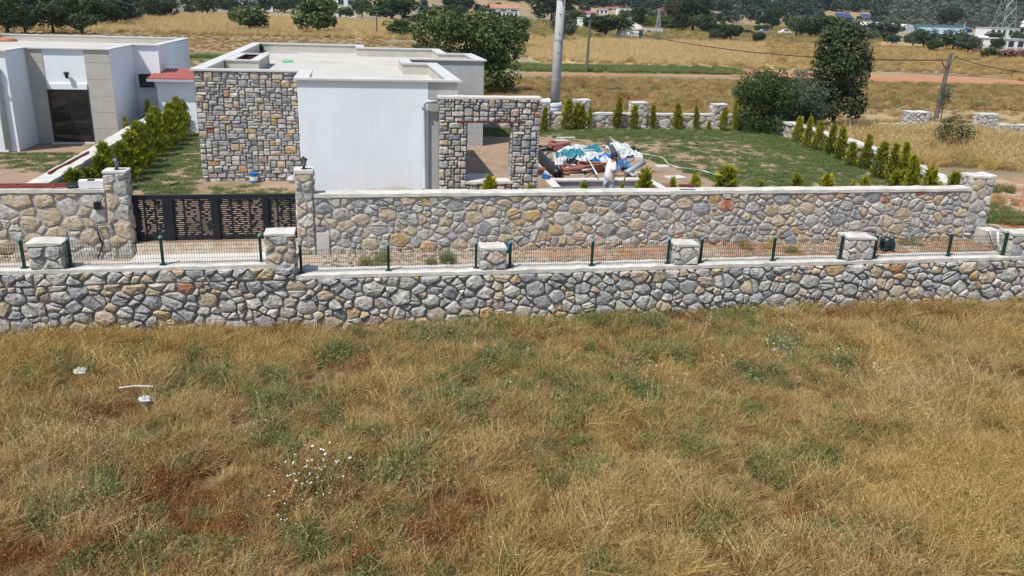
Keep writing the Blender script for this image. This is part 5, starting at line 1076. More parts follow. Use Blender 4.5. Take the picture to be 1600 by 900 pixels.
for k, (px, pb, pt, w) in enumerate(((850, 206, 168, .5), (886, 203, 160, .75), (899, 202, 160, .6), (911, 202, 161, .55), (922, 197, 165, .35), (962, 199, 153, .62), (990, 202, 162, .55), (1020, 201, 162, .5), (1059, 202, 165, .68), (1089, 203, 167, .42), (1108, 203, 188, .3), (1130, 205, 167, .5), (1150, 205, 160, .5))):
    p = at(px, pb, z=0); p.y = min(p.y, 42.9); p.x = at(px, pb - 8, Y=p.y).x; h = (pb - pt) / pxm(p) * (1.0 + .09 * math.sin(k * 1.7)); conifer(p, h, w, k + 1, 'conifer in front of the back garden wall, %s from the white tank' % ORD[k], 'conifers along the back wall')
for k, (px, pb, pt, w) in enumerate(((1243, 222, 182, .62), (1259, 231, 187, .55), (1275, 236, 182, .58), (1294, 242, 196, .62), (1312, 250, 198, .62), (1329, 260, 217, .62), (1346, 264, 215, .6), (1371, 279, 216, .68), (1391, 286, 219, .62), (1408, 291, 229, .62), (1425, 298, 235, .68))):
    p = at(px, pb, z=0); h = (pb - pt) / pxm(p) * (.98 + .12 * math.sin(k * 2.3)); conifer(p, h, w, k, 'conifer along the right side wall, %s counting from the back corner' % ORD[k], 'conifers along the side wall')
for k, (px, pt, w, lb) in enumerate(((760, 275, .5, 'bright small conifer in front of the sill of the stone portal'), (826, 288, .25, 'tiny conifer tip in front of the right leg of the stone portal'), (909, 283, .28, 'thin sparse conifer in front of the block wall'), (968, 285, .16, 'thin conifer in front of the legs of the person'), (1010, 264, .55, 'golden conifer at the right end of the pit'), (1052, 278, .25, 'sparse thin twig conifer above the brick on the coping'), (1079, 273, .42, 'small golden conifer just right of the dark red brick'), (1132, 257, .66, 'full golden conifer at the end of the white hose'), (1189, 282, .3, 'low conifer tip right of the full golden one'), (1246, 273, .42, 'small golden conifer in the middle of the right half of the wall'),
                              (1297, 273, .48, 'bushy golden conifer left of the sparse pair on the wall'), (1333, 284, .25, 'sparse pale conifer, left one of a pair'), (1349, 276, .32, 'sparse conifer, right one of a pair'), (1404, 269, .55, 'bright yellow conifer in front of the side wall row'), (1452, 262, .58, 'yellow conifer near the right end of the tall wall'), (1488, 268, .45, 'yellow conifer second from the corner pillar'), (1515, 279, .35, 'small conifer beside the corner pillar'))):
    p = at(px, 296, Y=22.75); p.z = 0.1; top = at(px, pt, Y=22.75); conifer(p, top.z - .1, w * 1.5, k, lb, 'conifers behind the tall front wall')
for k, (px, pb, pt, w) in enumerate(((152, 224, 205, .3), (165, 222, 200, .3), (250, 200, 155, .5))):
    p = at(px, pb, z=.3); p = Vector((-9.2, p.y, 0)); conifer(p, 1.15 + .2 * k, w, k, ['thin conifer left of the garden wall, nearest the glass door', 'thin conifer left of the garden wall, second from the glass door', 'taller conifer left of the garden wall by the annex'][k], 'thin conifers on the neighbour side')

# ------------------------------------------------------------------ the person
def skin(name, chains, mat, parent=None, origin=(0, 0, 0), sub=2):
    """one continuous surface grown over a skeleton; chains share joints by name"""
    idx, vs, rad, es = {}, [], [], []
    for ch in chains:
        prev = None
        for j in ch:
            k, p, r = j if len(j) == 3 else (j[0], None, None)
            if k not in idx: idx[k] = len(vs); vs.append(p); rad.append(r)
            if prev is not None: es.append((prev, idx[k]))
            prev = idx[k]
    me = bpy.data.meshes.new(name); me.from_pydata(vs, es, []); me.materials.append(mat); o = bpy.data.objects.new(name, me); COL.objects.link(o); o.location = origin
    if parent is not None: o.parent = parent
    md = o.modifiers.new('skin', 'SKIN'); md.use_smooth_shade = True; sv = me.skin_vertices[0].data if me.skin_vertices else None
    if sv is None:
        bm = bmesh.new(); bm.from_mesh(me); bm.verts.layers.skin.verify(); bm.to_mesh(me); bm.free(); sv = me.skin_vertices[0].data
    for i, r in enumerate(rad): sv[i].radius = r if isinstance(r, tuple) else (r, r); sv[i].use_root = (i == 0)
    ss = o.modifiers.new('smooth', 'SUBSURF'); ss.levels = sub; ss.render_levels = sub; return o
M_skin = pm('skin', [(.36, .20, .13), (.42, .25, .17)], 6, rough=.6); M_shirt = pm('white_cotton', [(.66, .67, .70), (.76, .77, .79)], 7, rough=.9, bump=.5, bscale=9, dist=.02); M_jean = pm('pale_trousers', [(.26, .32, .42), (.38, .44, .53)], 9, rough=.9)
M_cap = pm('navy_cap', [(.018, .018, .05), (.03, .03, .07)], 5, rough=.8); M_beard = pm('dark_hair', [(.02, .015, .012), (.045, .032, .025)], 30)
PX = at(954, 262, Y=25.05)
org = (PX.x, 25.05, 0.0)
hip, chest = (0, 0, .93), (.03, 0, 1.32)
def hand(pre, wrist, d, up, s=1.):
    """palm with four unequal bent fingers and a thumb"""
    w, d, up = Vector(wrist), Vector(d).normalized(), Vector(up).normalized(); sd = d.cross(up).normalized(); out = []
    palm = w + d * .075
    for i, (q, L) in enumerate(((-.03, .07), (-.010, .08), (.011, .075), (.03, .058))):
        a = palm + sd * q; b = a + d * L * .5 - up * .012; c = b + d * L * .25 - up * L * .45
        out.append([(pre + 'palm',), (pre + 'k%d' % i, tuple(a), .0105), (pre + 'm%d' % i, tuple(b), .0095), (pre + 't%d' % i, tuple(c), .008)])
    a = w + d * .03 - sd * .04; out.append([(pre + 'wrist',), (pre + 'th1', tuple(a), .011), (pre + 'th2', tuple(a + d * .04 - sd * .02 - up * .02), .009)])
    return palm, out
wr, el, sh = (.40, -.14, 1.06), (.10, -.24, 1.08), (.02, -.20, 1.40)
wl, ell, shl = (.22, .10, 1.46), (.26, .22, 1.20), (.04, .20, 1.40)
pr, fr_ = hand('r', wr, (.95, .25, -.1), (0, .2, 1)); pl_, fl_ = hand('l', wl, (-.2, -.3, .9), (.9, 0, .3))
body = skin('person', [
    [('hip', hip, (.15, .11)), ('waist', (.0, 0, 1.08), (.135, .10)), ('chest', chest, (.165, .115)), ('neck0', (.045, 0, 1.44), (.07, .065)), ('neck', (.065, 0, 1.50), .056), ('jaw', (.10, 0, 1.555), (.068, .064)), ('head', (.095, 0, 1.635), (.085, .098)), ('crown', (.085, 0, 1.70), (.072, .080))],
    [('jaw',), ('chin', (.165, 0, 1.535), .03)], [('head',), ('nose', (.192, 0, 1.60), .016)], [('head',), ('earr', (.085, -.09, 1.62), .018)], [('head',), ('earl', (.085, .09, 1.62), .018)],
    [('chest',), ('shr', sh, .066), ('elr', el, .046), ('fr', (.27, -.20, 1.07), .042), ('rwrist', wr, .029), ('rpalm', tuple(pr), (.036, .020))], [('chest',), ('shl', shl, .066), ('ell', ell, .046), ('fl', (.25, .15, 1.35), .04), ('lwrist', wl, .029), ('lpalm', tuple(pl_), (.036, .020))],
    [('hip',), ('thr', (.02, -.11, .84), .098), ('knr', (.06, -.13, .48), .064), ('clr', (.02, -.13, .32), .058), ('anr', (0, -.13, .09), .042), ('ftr', (.15, -.14, .035), .036)], [('hip',), ('thl', (.02, .11, .84), .098), ('knl', (.0, .13, .48), .064), ('cll', (-.05, .13, .32), .058), ('anl', (-.08, .13, .09), .042), ('ftl', (.07, .14, .035), .036)]] + fr_ + fl_, M_skin, origin=org)
tag(body, 'bearded person in a white t-shirt and dark cap, standing head bowed by the block wall', 'person')
skin('t_shirt', [[('a', (.0, 0, .86), (.20, .17)), ('b', (.0, 0, 1.08), (.20, .165)), ('c', (.03, 0, 1.32), (.225, .175)), ('d', (.045, 0, 1.42), (.13, .115))], [('c',), ('e', (.02, -.20, 1.395), .105), ('f', (.055, -.232, 1.20), .095)], [('c',), ('g', (.04, .20, 1.395), .105), ('h', (.15, .225, 1.29), .095)]], M_shirt, body)
skin('trousers', [[('a', (0, 0, .92), (.185, .15)), ('b', (.02, -.11, .82), .125), ('c', (.06, -.13, .48), .088), ('d', (0, -.13, .13), .075)], [('a',), ('e', (.02, .11, .82), .125), ('f', (0, .13, .48), .088), ('g', (-.07, .13, .13), .075)]], M_jean, body)
m = MB(); m.lathe((.085, 0, 1.645), [(.108, 0), (.112, .035), (.10, .085), (.06, .118), (.01, .128)], 14); m.add([(.12, -.085, 1.652), (.24, -.07, 1.628), (.275, 0, 1.622), (.24, .07, 1.628), (.12, .085, 1.652), (.12, -.085, 1.640), (.24, -.07, 1.614), (.275, 0, 1.608), (.24, .07, 1.614), (.12, .085, 1.640)], [(0, 1, 2, 3, 4), (9, 8, 7, 6, 5), (0, 5, 6, 1), (1, 6, 7, 2), (2, 7, 8, 3), (3, 8, 9, 4)])
o = m.build('cap', M_cap, body, origin=(0, 0, 0), smooth=True); o.location = (0, 0, 0)
m = MB(); m.blob((.145, 0, 1.535), (.058, .074, .042), 2, rough=.1); m.blob((.04, 0, 1.60), (.075, .092, .055), 3, rough=.1); o = m.build('beard_and_hair', M_beard, body, origin=(0, 0, 0), smooth=True); o.location = (0, 0, 0)
m = MB()
for s in (-1, 1): m.blob((.172, s * .034, 1.628), (.010, .013, .007), 4, rings=4, n=6, rough=0)
o = m.build('eyes', M_beard, body, origin=(0, 0, 0)); o.location = (0, 0, 0)
for s in (-1, 1):
    m = MB(); m.blob((.09 if s < 0 else .01, s * .135, .05), (.145, .052, .055), 4, rough=.05); o = m.build('shoe', M_blackp, body, origin=(0, 0, 0)); o.location = (0, 0, 0)
ht = Vector(org) + Vector((.47, -.11, 1.04)); m = MB(); m.tube([ht, ht + Vector((-.06, 0, -.25)), ht + Vector((-.22, .02, -.6)), Vector((ht.x - .3, ht.y, .03))], .014, 6); m.tube([ht + Vector((.01, .02, .02)), ht + Vector((-.01, .02, -.3)), ht + Vector((-.12, .04, -.65)), Vector((ht.x - .15, ht.y, .03))], .012, 6); single(m, 'hose', pm('yellow_hose', [(.40, .36, .10), (.52, .48, .2)], 6), 'pair of thin yellow hoses hanging from the hand of the person', 'hose')

# ------------------------------------------------------------------ forest on the hill
rng = np.random.default_rng(5)
def fmesh(kind, seed, n=420, leaf=.15):
    lb = auto_lobes(.46, .40, .56, 10, seed); return crown(kind, lb, n, leaf, seed)
FM = [fmesh('forest', 1), fmesh('forest', 2), fmesh('pine', 3), fmesh('fgrey', 4), fmesh('fgrey', 5), fmesh('forest', 6)]
def hill_points(n, xr, yr, keep):
    q = rng.random(n); y = yr[0] + (yr[1] - yr[0]) * q; x = y * (xr[0] + (xr[1] - xr[0]) * rng.random(n)); k = keep(x, y); x, y = x[k], y[k]; return np.stack([x, y, [T(a, b) for a, b in zip(x, y)]], 1)
P1 = hill_points(12000, (.14, .98), (455, 1100), lambda x, y: (x / y > .20 + .04 * np.sin(y * .02)) & (fnoise(x, y, 60, 3) > .20) & (y > np.where(x / y < .56, 548, 505)) & ~((x / y > .575) & (x / y < .645) & (y < 600)) & ~((x / y > .36) & (x / y < .46) & (y < 575)))
g_ = (P1[:, 0] / P1[:, 1] > .66) & (P1[:, 1] < 640) | (rng.random(len(P1)) < .12); ix = np.where(g_, rng.integers(3, 5, len(P1)), rng.choice([0, 1, 2, 5], len(P1), p=[.32, .3, .2, .18])); s = rng.uniform(6, 12, len(P1)) * np.where(g_, .8, 1) * np.clip((P1[:, 1] - 400) / 180, .6, 1)
scatter('hill_forest', FM, P1 - np.array([0, 0, .6]), np.stack([0 * s, 0 * s, rng.random(len(s)) * 6.28], 1), np.stack([s, s, s * rng.uniform(.75, 1.15, len(s))], 1), ix, 'dark evergreen forest and grey olives covering the hillside')
P2 = hill_points(420, (-.6, .24), (430, 1000), lambda x, y: (fnoise(x, y, 50, 8) > .5)); s = rng.uniform(4, 8, len(P2))
scatter('hill_scrub', FM, P2 - np.array([0, 0, .4]), np.stack([0 * s, 0 * s, rng.random(len(s)) * 6.28], 1), np.stack([s, s, s * .8], 1), rng.integers(0, 6, len(P2)), 'scattered dark bushes on the dry slope at the top')
P3 = hill_points(200, (.62, .95), (400, 545), lambda x, y: (fnoise(x, y, 40, 12) > .40) & ((y > 470) | (x / y > .86))); s = rng.uniform(4, 7, len(P3))
scatter('olive_grove', FM, P3 - np.array([0, 0, .4]), np.stack([0 * s, 0 * s, rng.random(len(s)) * 6.28], 1), np.stack([s, s, s * .8], 1), rng.integers(3, 5, len(P3)), 'grey-green olive trees between the greenhouses')

def flat_wood(name, n, u0, u1, y0, y1, lo, hi, sd, thr, label, kinds):
    rg_ = np.random.default_rng(sd); y = y0 + (y1 - y0) * rg_.random(n); x = y * (u0 + (u1 - u0) * rg_.random(n)); k = fnoise(x, y, 45, sd) > thr; x, y = x[k], y[k]; s_ = rg_.uniform(lo, hi, len(x))
    scatter(name, FM, np.stack([x, y, [T(a, b) - .5 for a, b in zip(x, y)]], 1), np.stack([0 * x, 0 * x, rg_.random(len(x)) * 6.28], 1), np.stack([s_ * 1.15, s_ * 1.15, s_], 1), rg_.choice(kinds, len(x)), label)
flat_wood('far_trees', 130, -.44, -.235, 175, 330, 5, 8, 61, .30, 'dark trees crowded behind the neighbouring house', [0, 1, 2, 5])
flat_wood('far_trees', 60, -.24, .2, 395, 470, 5, 9, 62, .34, 'dark trees between the far white houses at the top edge', [0, 1, 2, 5, 3])
flat_wood('far_trees', 60, .24, .58, 400, 500, 6, 10, 63, .40, 'trees at the foot of the dark forest', [0, 1, 2, 5, 3])

# ------------------------------------------------------------------ grass and weeds
LEAF['straw'] = leafm('straw', [(0.157, 0.092, 0.031), (0.353, 0.236, 0.089), (0.561, 0.399, 0.174), (0.756, 0.574, 0.284)], .25)
LEAF['wheat'] = leafm('wheat_ears', [(.40, .29, .12), (.56, .42, .20), (.66, .53, .29)], .25)
LEAF['gold'] = leafm('golden_grass', [(0.274, 0.176, 0.052), (0.498, 0.342, 0.119), (0.723, 0.530, 0.218)], .25)
LEAF['rust'] = leafm('rusty_weeds', [(0.105, 0.042, 0.012), (0.240, 0.098, 0.030), (0.405, 0.182, 0.060)], .2)
LEAF['weed'] = leafm('green_weeds', [(0.055, 0.081, 0.025), (0.135, 0.173, 0.051), (0.228, 0.259, 0.086), (0.392, 0.345, 0.172)], .3)
LEAF['lawn'] = leafm('lawn_grass', [(.07, .12, .03), (.135, .19, .055), (.25, .27, .12)], .3)
LEAF['pale'] = leafm('pale_oat_heads', [(0.360, 0.288, 0.154), (0.528, 0.444, 0.264), (0.672, 0.600, 0.418)], .2)
LEAF['petal'] = leafm('daisy_petals', [(.62, .62, .58), (.78, .78, .75)], 0)
LEAF['brown'] = leafm('brown_stalks', [(0.093, 0.057, 0.022), (0.199, 0.130, 0.050), (0.344, 0.232, 0.100)], .2)
def blades(rng, n, R_, h, w, lean, curve, wind=(0, 0)):
    """thin bent blades: two quads each, as (verts, quads)"""
    a = rng.random(n) * 6.283; q = R_ * np.sqrt(rng.random(n)); B = np.stack([q * np.cos(a), q * np.sin(a), np.zeros(n) - .02], 1); H = h * (.5 + .7 * rng.random(n)); az = rng.random(n) * 6.283; ln = lean * (.3 + rng.random(n))
    D = np.stack([np.cos(az) * ln + wind[0], np.sin(az) * ln + wind[1], np.ones(n)], 1); D /= np.linalg.norm(D, axis=1, keepdims=True); D2 = D + np.stack([np.cos(az) * curve + wind[0], np.sin(az) * curve + wind[1], -.25 * np.ones(n)], 1) * (.4 + rng.random(n))[:, None]; D2 /= np.linalg.norm(D2, axis=1, keepdims=True)
    S_ = np.cross(D, rng.normal(size=(n, 3))); S_ /= np.linalg.norm(S_, axis=1, keepdims=True) + 1e-9; W_ = w * (.6 + .8 * rng.random(n))[:, None]; M1 = B + D * (H * .55)[:, None]; T1 = M1 + D2 * (H * .55)[:, None]
    v = np.stack([B - S_ * W_ * .5, B + S_ * W_ * .5, M1 + S_ * W_ * .45, M1 - S_ * W_ * .45, T1 + S_ * W_ * .15, T1 - S_ * W_ * .15], 1).reshape(-1, 3); k = np.arange(n)[:, None] * 6
    return v, np.concatenate([k + [0, 1, 2, 3], k + [3, 2, 4, 5]], 1).reshape(-1, 4), T1
def clump(name, parts):
    V, Q, MI, ms, o = [], [], [], [], 0
    for v, q, m in parts:
        V.append(v); Q.append(q + o); o += len(v); ms.append(m); MI.append(np.full(len(q), len(ms) - 1))
    return mesh_np(name, np.concatenate(V), np.concatenate(Q), ms, np.concatenate(MI))
def heads(rng, Tp, n, size, m, asp=.5):
    C = Tp[rng.choice(len(Tp), n)] + rng.normal(size=(n, 3)) * .015; Nn = rng.normal(size=(n, 3)); Nn /= np.linalg.norm(Nn, axis=1, keepdims=True); v, q = quads(C, Nn, size * (.6 + .8 * rng.random(n)), asp, rng); return v, q, m
def leafy(rng, n, R_, h, size, m, asp=.45):
    a = rng.random(n) * 6.283; q = R_ * np.sqrt(rng.random(n)); z = h * rng.random(n) * (1 - .45 * (q / R_)); C = np.stack([q * np.cos(a), q * np.sin(a), z], 1); Nn = rng.normal(size=(n, 3)) + np.array([0, 0, .7]); Nn /= np.linalg.norm(Nn, axis=1, keepdims=True); v, qq = quads(C, Nn, size * (.5 + rng.random(n)), asp, rng); return v, qq, m
G1, rg = [], np.random.default_rng(3)
for k in range(4):      # 0-3 straw tufts
    wd = (.25, .12) if k < 3 else (.7, .3); a = blades(rg, 95, .17, .34, .007, .5, .7, wd); b_ = blades(rg, 45, .18, .30, .007, .8, 1.0, wd); G1.append(clump('straw_tuft', [(a[0], a[1], LEAF['straw']), (b_[0], b_[1], LEAF['brown']), heads(rg, a[2], 60, .019, LEAF['straw'])]))
for k in range(3):      # 4-6 golden, leaning
    a = blades(rg, 120, .2, .44, .007, .4, .8, (.5, .25)); G1.append(clump('golden_tuft', [(a[0], a[1], LEAF['gold']), heads(rg, a[2], 70, .03, LEAF['straw'], .35)]))
for k in range(3):      # 7-9 rusty weeds
    a = blades(rg, 50, .16, .36, .007, .6, .6, (.1, .1)); G1.append(clump('rusty_weed', [(a[0], a[1], LEAF['rust']), leafy(rg, 190, .2, .36, .028, LEAF['rust']), leafy(rg, 30, .2, .3, .025, LEAF['straw'])]))
for k in range(4):      # 10-13 green weeds
    a = blades(rg, 34, .15, .42, .007, .5, .4); G1.append(clump('green_weed', [(a[0], a[1], LEAF['weed']), leafy(rg, 210 + 40 * k, .2, .38, .040, LEAF['weed'], .4)]))
for k in range(2):      # 14-15 pale oats
    a = blades(rg, 36, .2, .52, .006, .4, .8, (.4, .2)); G1.append(clump('pale_oats', [(a[0], a[1], LEAF['straw']), heads(rg, a[2], 90, .022, LEAF['pale'], .35)]))
for k in range(2):      # 16-17 daisies
    a = blades(rg, 16, .22, .42, .006, .4, .3); n = 9; C = a[2][:n]; z = np.tile(np.array([.1, -.15, 1.]), (n, 1)) + rg.normal(size=(n, 3)) * .25; z /= np.linalg.norm(z, axis=1, keepdims=True); v, q = quads(C, z, np.full(n, .024), 1.2, rg); G1.append(clump('daisies', [(a[0], a[1], LEAF['weed']), (v, q, LEAF['petal']), leafy(rg, 60, .2, .3, .03, LEAF['weed'])]))
for k in range(2):      # 18-19 low thatch
    a = blades(rg, 120, .22, .2, .008, 1.6, .9); G1.append(clump('thatch', [(a[0], a[1], LEAF['straw'] if k else LEAF['brown'])]))
for k in range(2):      # 20-21 wheat
    a = blades(rg, 110, .2, .5, .010, .25, .5, (.2, .1)); G1.append(clump('wheat_tuft', [(a[0], a[1], LEAF['wheat']), heads(rg, a[2], 80, .04, LEAF['wheat'], .4)]))
for k in range(2):      # 22-23 long lying stems
    a = blades(rg, 5, .3, .95, .012, 1.0, 1.2, (.6, .3)); G1.append(clump('long_stems', [(a[0], a[1], LEAF['gold']), heads(rg, a[2], 26, .035, LEAF['pale'], .4)]))
def blobs(x, y, L):
    o = np.zeros(len(x))
    for px, py, r, w in L:
        p = at(px, py, z=-1.4); sy = 1.0; o = np.maximum(o, w * np.exp(-((x - p.x) ** 2 + ((y - p.y) * 1.15) ** 2) / (r * r)))
    return o
n = 38000; rg = np.random.default_rng(8); y = 7.2 + 11.75 * rg.random(n) ** .85; x = -.50 * y - 3 + (1.52 * y + 8) * rg.random(n)
green = blobs(x, y, [(920, 500, .9, 1.), (1010, 505, .7, .9), (1130, 495, .9, .9), (690, 530, .6, 1.), (560, 535, .4, .5), (810, 545, .5, .8), (330, 580, .7, .8), (390, 590, .5, .7), (700, 630, .5, .9), (740, 660, .6, .6), (525, 650, .4, .9), (660, 710, .25, 1.), (920, 745, .5, .95), (880, 740, .5, .8), (1090, 705, .5, .8), (1160, 640, .45, .9), (1190, 595, .5, .9), (1270, 725, .4, 1.), (1240, 550, .9, .6), (1000, 560, 1.2, .5), (490, 850, .3, .9), (540, 830, .5, .6), (160, 780, .5, .7), (215, 690, .6, .55), (100, 575, .5, .5), (1160, 520, 1.2, .45), (620, 800, .3, .8), (1120, 830, .5, .5), (200, 880, .6, .6), (900, 700, .4, .6), (450, 630, .4, .6), (820, 560, .8, .4)])
rust = blobs(x, y, [(700, 820, .8, 1.), (640, 840, .5, .9), (740, 790, .4, .9), (260, 780, 1.0, 1.), (60, 870, .9, 1.), (310, 830, 1.0, .8), (360, 760, .8, .7), (160, 830, .6, .7), (500, 770, .7, .6), (1480, 490, .4, 1.), (1500, 500, .3, 1.), (1440, 505, .4, .7), (250, 740, .7, .6), (1240, 800, .4, .8), (830, 530, .4, .7), (480, 515, .6, .7), (1060, 500, .4, .7), (560, 870, .5, .6), (1420, 560, .5, .4)])
gold = blobs(x, y, [(1480, 760, 1.5, 1.), (1560, 720, 1.2, 1.), (1400, 700, .7, .7), (120, 540, 1.5, .9), (300, 530, 1.2, .9), (40, 560, 1.2, .9), (1560, 850, 1., .9), (430, 560, .8, .6), (1350, 560, 1.2, .55), (1000, 800, .5, .7), (1560, 540, 1., .5), (1500, 650, 1., .6)])
pale = blobs(x, y, [(100, 720, .7, .9), (110, 850, .7, .8), (300, 650, .6, .7), (1420, 620, 1., .8), (1490, 600, .8, .7), (960, 790, .7, .8), (1000, 850, .6, .8), (450, 650, .5, .5), (1080, 790, .6, .6), (620, 640, .5, .5), (1330, 880, .6, .6), (20, 790, .5, .7)])
daisy = blobs(x, y, [(1215, 545, .45, 1.), (1230, 560, .4, 1.), (1190, 560, .4, .8), (1350, 590, .6, .7), (1290, 600, .5, .6), (500, 780, .4, 1.), (490, 795, .25, 1.), (420, 675, .3, .5), (1010, 590, .5, .45), (1150, 590, .5, .5), (1030, 600, .4, .5), (820, 720, .2, .5), (1500, 590, .4, .45)])
nz = fnoise(x, y, 1.6, 21); nz2 = fnoise(x, y, .9, 33); nz3 = fnoise(x, y, 2.2, 47); u = rg.random(n); idx = rg.choice([0, 1, 2, 3, 18, 19], n, p=[.2, .2, .18, .08, .18, .16])
def put(mask, ids): idx[mask] = rg.choice(ids, mask.sum())
put(u < .14 * (nz > .42), [0, 14, 15]); put(rg.random(n) < np.clip(gold * 1.0, 0, .92), [4, 5, 6]); put(rg.random(n) < np.clip((nz3 - .58) * 2.2, 0, .5), [4, 5, 6, 0]); put(rg.random(n) < np.clip((nz2 - .64) * 2.6, 0, .6), [7, 8, 9]); put(rg.random(n) < rust * .82, [7, 8, 9]); put(rg.random(n) < np.clip((nz - .62) * 2.6, 0, .4), [10, 11, 12, 13]); put(rg.random(n) < green * .75, [10, 11, 12, 13]); put(rg.random(n) < .005, [22, 23]); put(rg.random(n) < .045, [10, 11, 12, 13]); put(rg.random(n) < .02, [7, 8, 9]); put(rg.random(n) < pale * .5, [14, 15]); put(rg.random(n) < daisy * .34, [16, 17])
bare = (fnoise(x, y, .8, 71) > .60) & (green < .4) & (gold < .55); keep = ~(bare & (rg.random(n) < .78)); x, y, idx = x[keep], y[keep], idx[keep]; n = len(x)
sc = (.40 + .78 * rg.random(n) ** 1.5) * (.5 + 1.0 * fnoise(x, y, .9, 91)); sc *= np.where((y > 18.2) & (idx < 14), 1.12, 1.); z = np.array([T(a, b) for a, b in zip(x, y)])
scatter('field_grass', G1, np.stack([x, y, z], 1), np.stack([rg.normal(size=n) * .12, rg.normal(size=n) * .12, (rg.random(n) - .5) * 2.2], 1), np.stack([sc, sc, sc * (.8 + .4 * rg.random(n))], 1), idx, 'dry straw grass with rusty and green weeds and small white daisies')
# garden, neighbour's garden and lane
G2 = []
for k in range(3): a = blades(rg, 90, .16, .09, .010, .8, .7); G2.append(clump('lawn_tuft', [(a[0], a[1], LEAF['lawn'])]))
n = 26000; x = -16 + 38 * rg.random(n); y = 22.3 + 20.6 * rg.random(n)
dn = np.zeros(n); f1 = fnoise(x, y, 3.0, 61); f2 = fnoise(x, y, 1.0, 63)
right = (x > 9.5) & (x < 21.7); lawn = np.clip(.32 + 1.5 * (f1 - .36), 0, 1); dn = np.where(right, lawn, dn); sx = 11.2 + np.clip((38 - y) * .22, -1, 4.2); dn = np.where(right & (x < sx) & (y < 39.6), .03 * (f2 > .5), dn); dn = np.where(right & (y > 39.3), .75, dn); dn = np.where(right & (x > 19) & (y > 30), .9, dn); dn = np.where(right & (x > 15.5) & (y > 31), np.maximum(dn, .62), dn)
dn = np.where((x > 5.8) & (x <= 9.5) & (y > 40), .75, dn); dn = np.where((x > -8.3) & (x < -1.0) & (y < 29.4), np.clip((f1 - .45) * 3, 0, .8), dn); dn = np.where((x > -7.6) & (x < -5.3) & (y > 27), .8 * (f2 > .33), dn); dn = np.where((x < -8.9) & (y < 35.3), np.clip((f1 - .36) * 3.0, 0, .9), dn)
dn = np.where((x > 13) & (x < 19.5) & (y > 33.5) & (y < 38.5) & right, dn * np.clip((f2 - .30) * 3.5, .25, 1), dn); k = rg.random(n) < dn; x, y = x[k], y[k]; n = len(x); s = .7 + .8 * rg.random(n)
scatter('garden_grass', G2, np.stack([x, y, 0 * x], 1), np.stack([0 * x, 0 * x, rg.random(n) * 6.28], 1), np.stack([s, s, s], 1), rg.integers(0, 3, n), 'patchy short green grass on the bare garden soil')
L_ = [(580, 412, .5, 7), (700, 410, .45, 7), (590, 408, .3, 3), (1168, 386, .35, 4), (1430, 383, .25, 3), (1237, 396, .25, 3), (1330, 230, 1.6, 40), (1420, 215, 1.8, 60), (1380, 205, 1.6, 40), (1490, 255, 1.2, 20), (1450, 240, 1.4, 24), (1570, 300, .7, 12), (1565, 345, .8, 26), (1585, 380, .6, 20), (1560, 320, .8, 10), (1590, 350, .6, 12), (1550, 300, .5, 6)]
pts = []
for px, py, r, c in L_:
    p = at(px, py) if py < 378 else at(px, py, z=-.34)
    for _ in range(c): pts.append((p.x + rg.normal() * r * .5, p.y + rg.normal() * r * .35))
x, y = np.array(pts).T; n = len(x); s = .55 + .5 * rg.random(n); scatter('lane_weeds', G1, np.stack([x, y, [T(a, b) for a, b in pts]], 1), np.stack([0 * x, 0 * x, rg.random(n) * 6.28], 1), np.stack([s, s, s], 1), rg.choice([10, 11, 12, 13, 10, 11, 0, 5], n), 'green weeds on the red clay of the lane and plot edge')
# clods and gravel on the lane
SB = []
for k in range(4): m = MB(); m.blob((0, 0, 0), (.5, .42, .32), k, 4, 6, .3); me = bpy.data.meshes.new('clod'); me.from_pydata(m.v, [], m.f); me.materials.append([M_lane, M_lane, SM[2], SM[3]][k]); SB.append(me)
n = 5200; x = -1 + 27 * rg.random(n); y = 19.55 + 2.1 * rg.random(n); k = (fnoise(x, y, .8, 5) > .36); x, y = x[k], y[k]; xe = 19 + 12 * rg.random(900); ye = 21.7 + 7 * rg.random(900); x = np.concatenate([x, xe]); y = np.concatenate([y, ye]); n = len(x); s = .03 + .13 * rg.random(n) ** 3
scatter('lane_gravel', SB, np.stack([x, y, [T(a, b) for a, b in zip(x, y)]], 1), rg.random((n, 3)) * 3, np.stack([s, s, s], 1), rg.choice(4, n, p=[.36, .34, .16, .14]), 'red clay clods and pale gravel along the lane')
n = 1500; x = -8 + 29 * rg.random(n); y = 23 + 19 * rg.random(n); k = ~((x < 3.4) & (x > -5.4) & (y > 26.5)) & ~((x > 2) & (x < 6) & (y > 37)); x, y = x[k], y[k]; n = len(x); s = .02 + .09 * rg.random(n) ** 4
scatter('garden_gravel', SB, np.stack([x, y, 0 * x], 1), rg.random((n, 3)) * 3, np.stack([s, s, s], 1), rg.choice(4, n, p=[.2, .2, .3, .3]), 'small stones on the garden soil')
